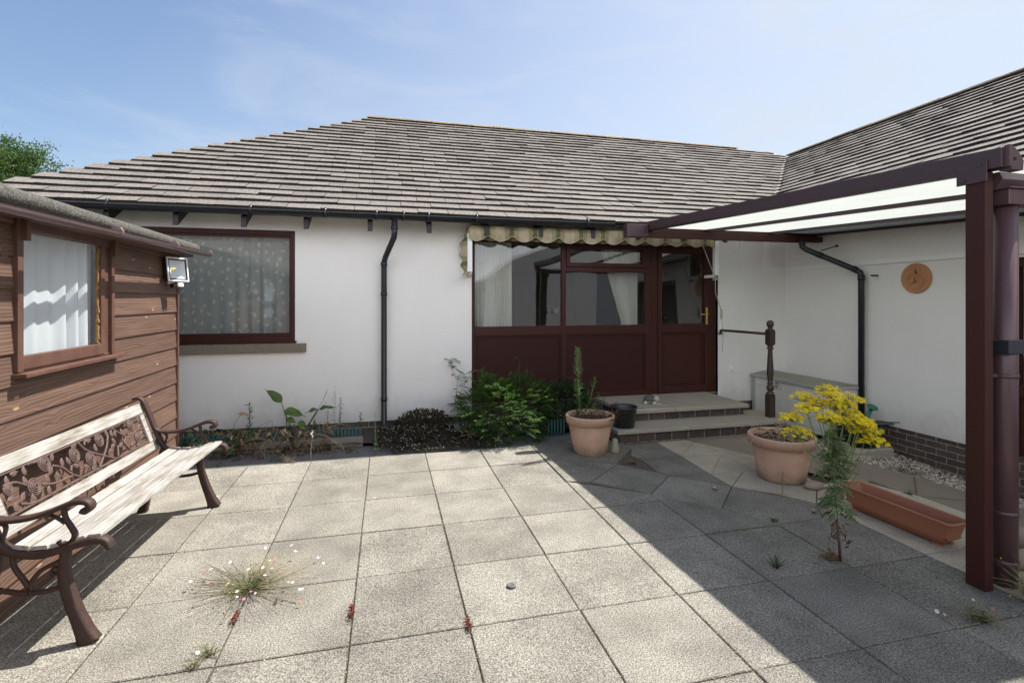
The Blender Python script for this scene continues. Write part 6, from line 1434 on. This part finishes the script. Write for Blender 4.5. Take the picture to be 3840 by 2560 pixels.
for (tx, ty, tz, z0) in ((-.35, .0, .97, .52), (-.30, -.05, 1.03, .60), (-.27, .05, .86, .45), (-.22, .06, 1.08, .62), (-.12, -.06, 1.10, .66), (-.02, .05, 1.12, .72), (.03, -.05, 1.08, .66), (.10, .04, 1.02, .62), (-.18, -.10, .98, .6), (.02, -.10, .95, .55), (.10, -.08, .92, .50), (.18, .0, .86, .42), (.28, .03, .84, .40), (.22, -.06, .80, .38), (-.08, .10, 1.00, .64), (-.05, -.02, 1.03, .7), (-.13, .02, 1.05, .7), (-.06, .0, .93, .6), (.06, .0, .98, .6), (.14, -.03, .93, .5), (.22, .04, .88, .45), (.16, .03, .90, .5)):
    b = alongm(z0); tip = RB+V(tx-.02, ty, tz-.02); m1 = b.lerp(tip, .5)+V((tx)*.12, 0, -.02)
    st.tube([b, m1, tip], [.004, .003, .002], 6); branches.append((b, m1, tip))
    for k in range(3): lobed(lf, b.lerp(m1, rnd(.3, 1)), rdir(-.1, .7), rnd(.05, .09))
    R_ = rnd(.062, .09)
    for q in range(66):
        a = rnd(0, 2*pi); rr = R_*math.sqrt(random.random()); f = tip+V(cos(a)*rr, sin(a)*rr, .030-.45*rr+rnd(-.016, .016))
        st.tube([tip-V(0, 0, .03), tip.lerp(f, .7)-V(0, 0, .008), f], .0008, 3, cap=False)
        flower(fl_, f, rnd(.010, .0135), V(rnd(-.4, .4), rnd(-.9, .1), .8), 1, 2, 8)
for (dx, dy, z) in ((-.01, 0, .34), (.05, -.01, .12), (-.06, .0, .16), (-.08, .01, .10), (.03, 0, .20), (-.05, -.02, .20)):
    for k in range(7): dr.leaf(RB+V(dx+rnd(-.02, .02), dy+rnd(-.02, .02), z+rnd(-.04, .03)), rdir(-1, .2), rdir(0, 1), rnd(.02, .04), .012, bend=.6)
for k in range(70): dr.leaf(RB+V(-.02+random.gauss(0, .01)-abs(random.gauss(0, .05)), abs(random.gauss(0, .035)), rnd(.0, .025)), rdir(-.1, .6), rdir(.1, 1), rnd(.015, .03), .010, bend=.5)
for k in range(4): lobed(dr, alongm(rnd(.2, .3)), rdir(-.6, .1), .07, droop=.3)
lo.build('stem_base', M['redstem'], t); st.build('stem', M['ragstem'], t); lf.build('leaf', M['ragleaf'], t); dr.build('dead_leaf', M['dry'], t)
fl_.build('flower_cluster', [M['herb'], M['yellow'], M['yellowc']], t)
# debris, moss and grit along the joints: one bulk object
mb = MB()
def litter(p, s_):
    stone_mesh(mb, p, s_, 0 if random.random() < .7 else (1 if random.random() < .6 else 2), random.random(), flat=.5, n=4)
for gx in GX[2:]:
    if gx < -2: continue
    y = .9
    while y < 5.6:
        y += random.expovariate(1/.010)
        if gx > 1.7 and y > 3.8: break
        litter((gx+random.gauss(0, .0045), y, -.006), rnd(.002, .0068))
for gy in GY[4:-1]:
    x = -2.0; lim = 3.5 if gy < 3.3 else 1.62
    while x < lim:
        x += random.expovariate(1/.010); litter((x, gy+random.gauss(0, .0045), -.006), rnd(.002, .0068))
tag(mb.build('joint_litter', [M['joint'], M['jas'], M['gravel']], origin=(0, 3, 0)), 'grit and moss lying along the slab joints', 'grit')['kind'] = 'stuff'
# ------------------------------------------------------------------ tree beyond the roof
def tree(name, c, hgt, rad, label, nclump, cz, seed):
    random.seed(seed)
    t = thing(name, (c[0], c[1], 0), label, 'tree', 'trees beyond the house')
    tr = MB(); tr.tube([(c[0], c[1], 0), (c[0]+.1, c[1], cz*.5), (c[0], c[1], cz), (c[0]+.1, c[1], hgt*.9)], [.22, .17, .12, .03], 10); lf = MB()
    for i in range(nclump):
        d = rdir(-.5, 1); p = V(c[0], c[1], cz)+V(d.x*rad[0], d.y*rad[1], d.z*rad[2])*rnd(.35, 1)**.6*(1+.18*sin(d.x*9+seed)*cos(d.z*7))
        if i % 5 == 0: tr.tube([V(c[0], c[1], cz*.6+rnd(0, hgt*.3)), V(c[0], c[1], cz).lerp(p, .5)+V(0, 0, .1), p], [.05, .03, .01], 5)
        up = V(rnd(-.5, .8), rnd(-.6, .3), 1); tone = rnd(.15, .85)
        for k in range(60):
            q = p+V(random.gauss(0, .16), random.gauss(0, .16), random.gauss(0, .10)); lf.leaf(q, rdir(-.3, 1)+up*.3, rdir(0, 1), rnd(.06, .10), rnd(.035, .055), 0, min(1, max(0, tone+rnd(-.2, .2))))
    tr.build('trunk', M['bark'], t); lf.build('crown', M['tree'], t)
tree('garden_tree', (-11.7, 20, 0), 6.6, (1.15, 1.1, 1.35), 'bushy green tree standing beyond the left end of the roof', 190, 5.5, 3)
tree('garden_tree', (-13.05, 21, 0), 6.9, (1.0, 1.1, 1.4), 'part of a second green tree at the left photo edge beyond the roof', 130, 5.75, 9)
random.seed(11)
# ------------------------------------------------------------------ things behind the camera that the glass reflects
t = thing('neighbouring_bungalow', (-3, -11, 0), 'neighbouring bungalow with a tiled roof behind the viewer, seen reflected in the left window', 'bungalow')
mb = MB(); mb.box(-11, 1.2, -16, -9.2, 0, 2.5); mb.build('wall', M['neigh'], t)
mb = MB(); mb.prism([(-11.5, -8.8, 2.45), (-11.5, -12.6, 4.9), (-11.5, -16.4, 2.45)], (13.2, 0, 0)); mb.build('roof', M['neigh'], t)
t = thing('rear_extension', (7.5, -6.5, 0), 'white rendered extension behind the viewer, seen reflected in the door glass', 'extension')
mb = MB(); mb.box(3.6, 11, -10, -5.5, 0, 2.6); mb.prism([(3.6, -5.5, 2.6), (11, -5.5, 2.6), (7.3, -5.5, 4.4)], (0, -4.5, 0)); mb.build('wall', M['render'], t)
t = thing('boundary_hedge', (-3, -8, 0), 'garden hedge behind the viewer, seen reflected in the left window', 'hedge')
mb = MB()
for _ in range(9000): x = rnd(-9, 2.5); mb.leaf((x, -7.6+rnd(-.35, .35), rnd(0, 1.9)+.15*sin(x*3)), rdir(-.3, 1), rdir(0, 1), rnd(.06, .12), .05, 0)
mb.box(-9, 2.5, -7.85, -7.4, 0, 1.7); mb.build('foliage', M['tree'], t)
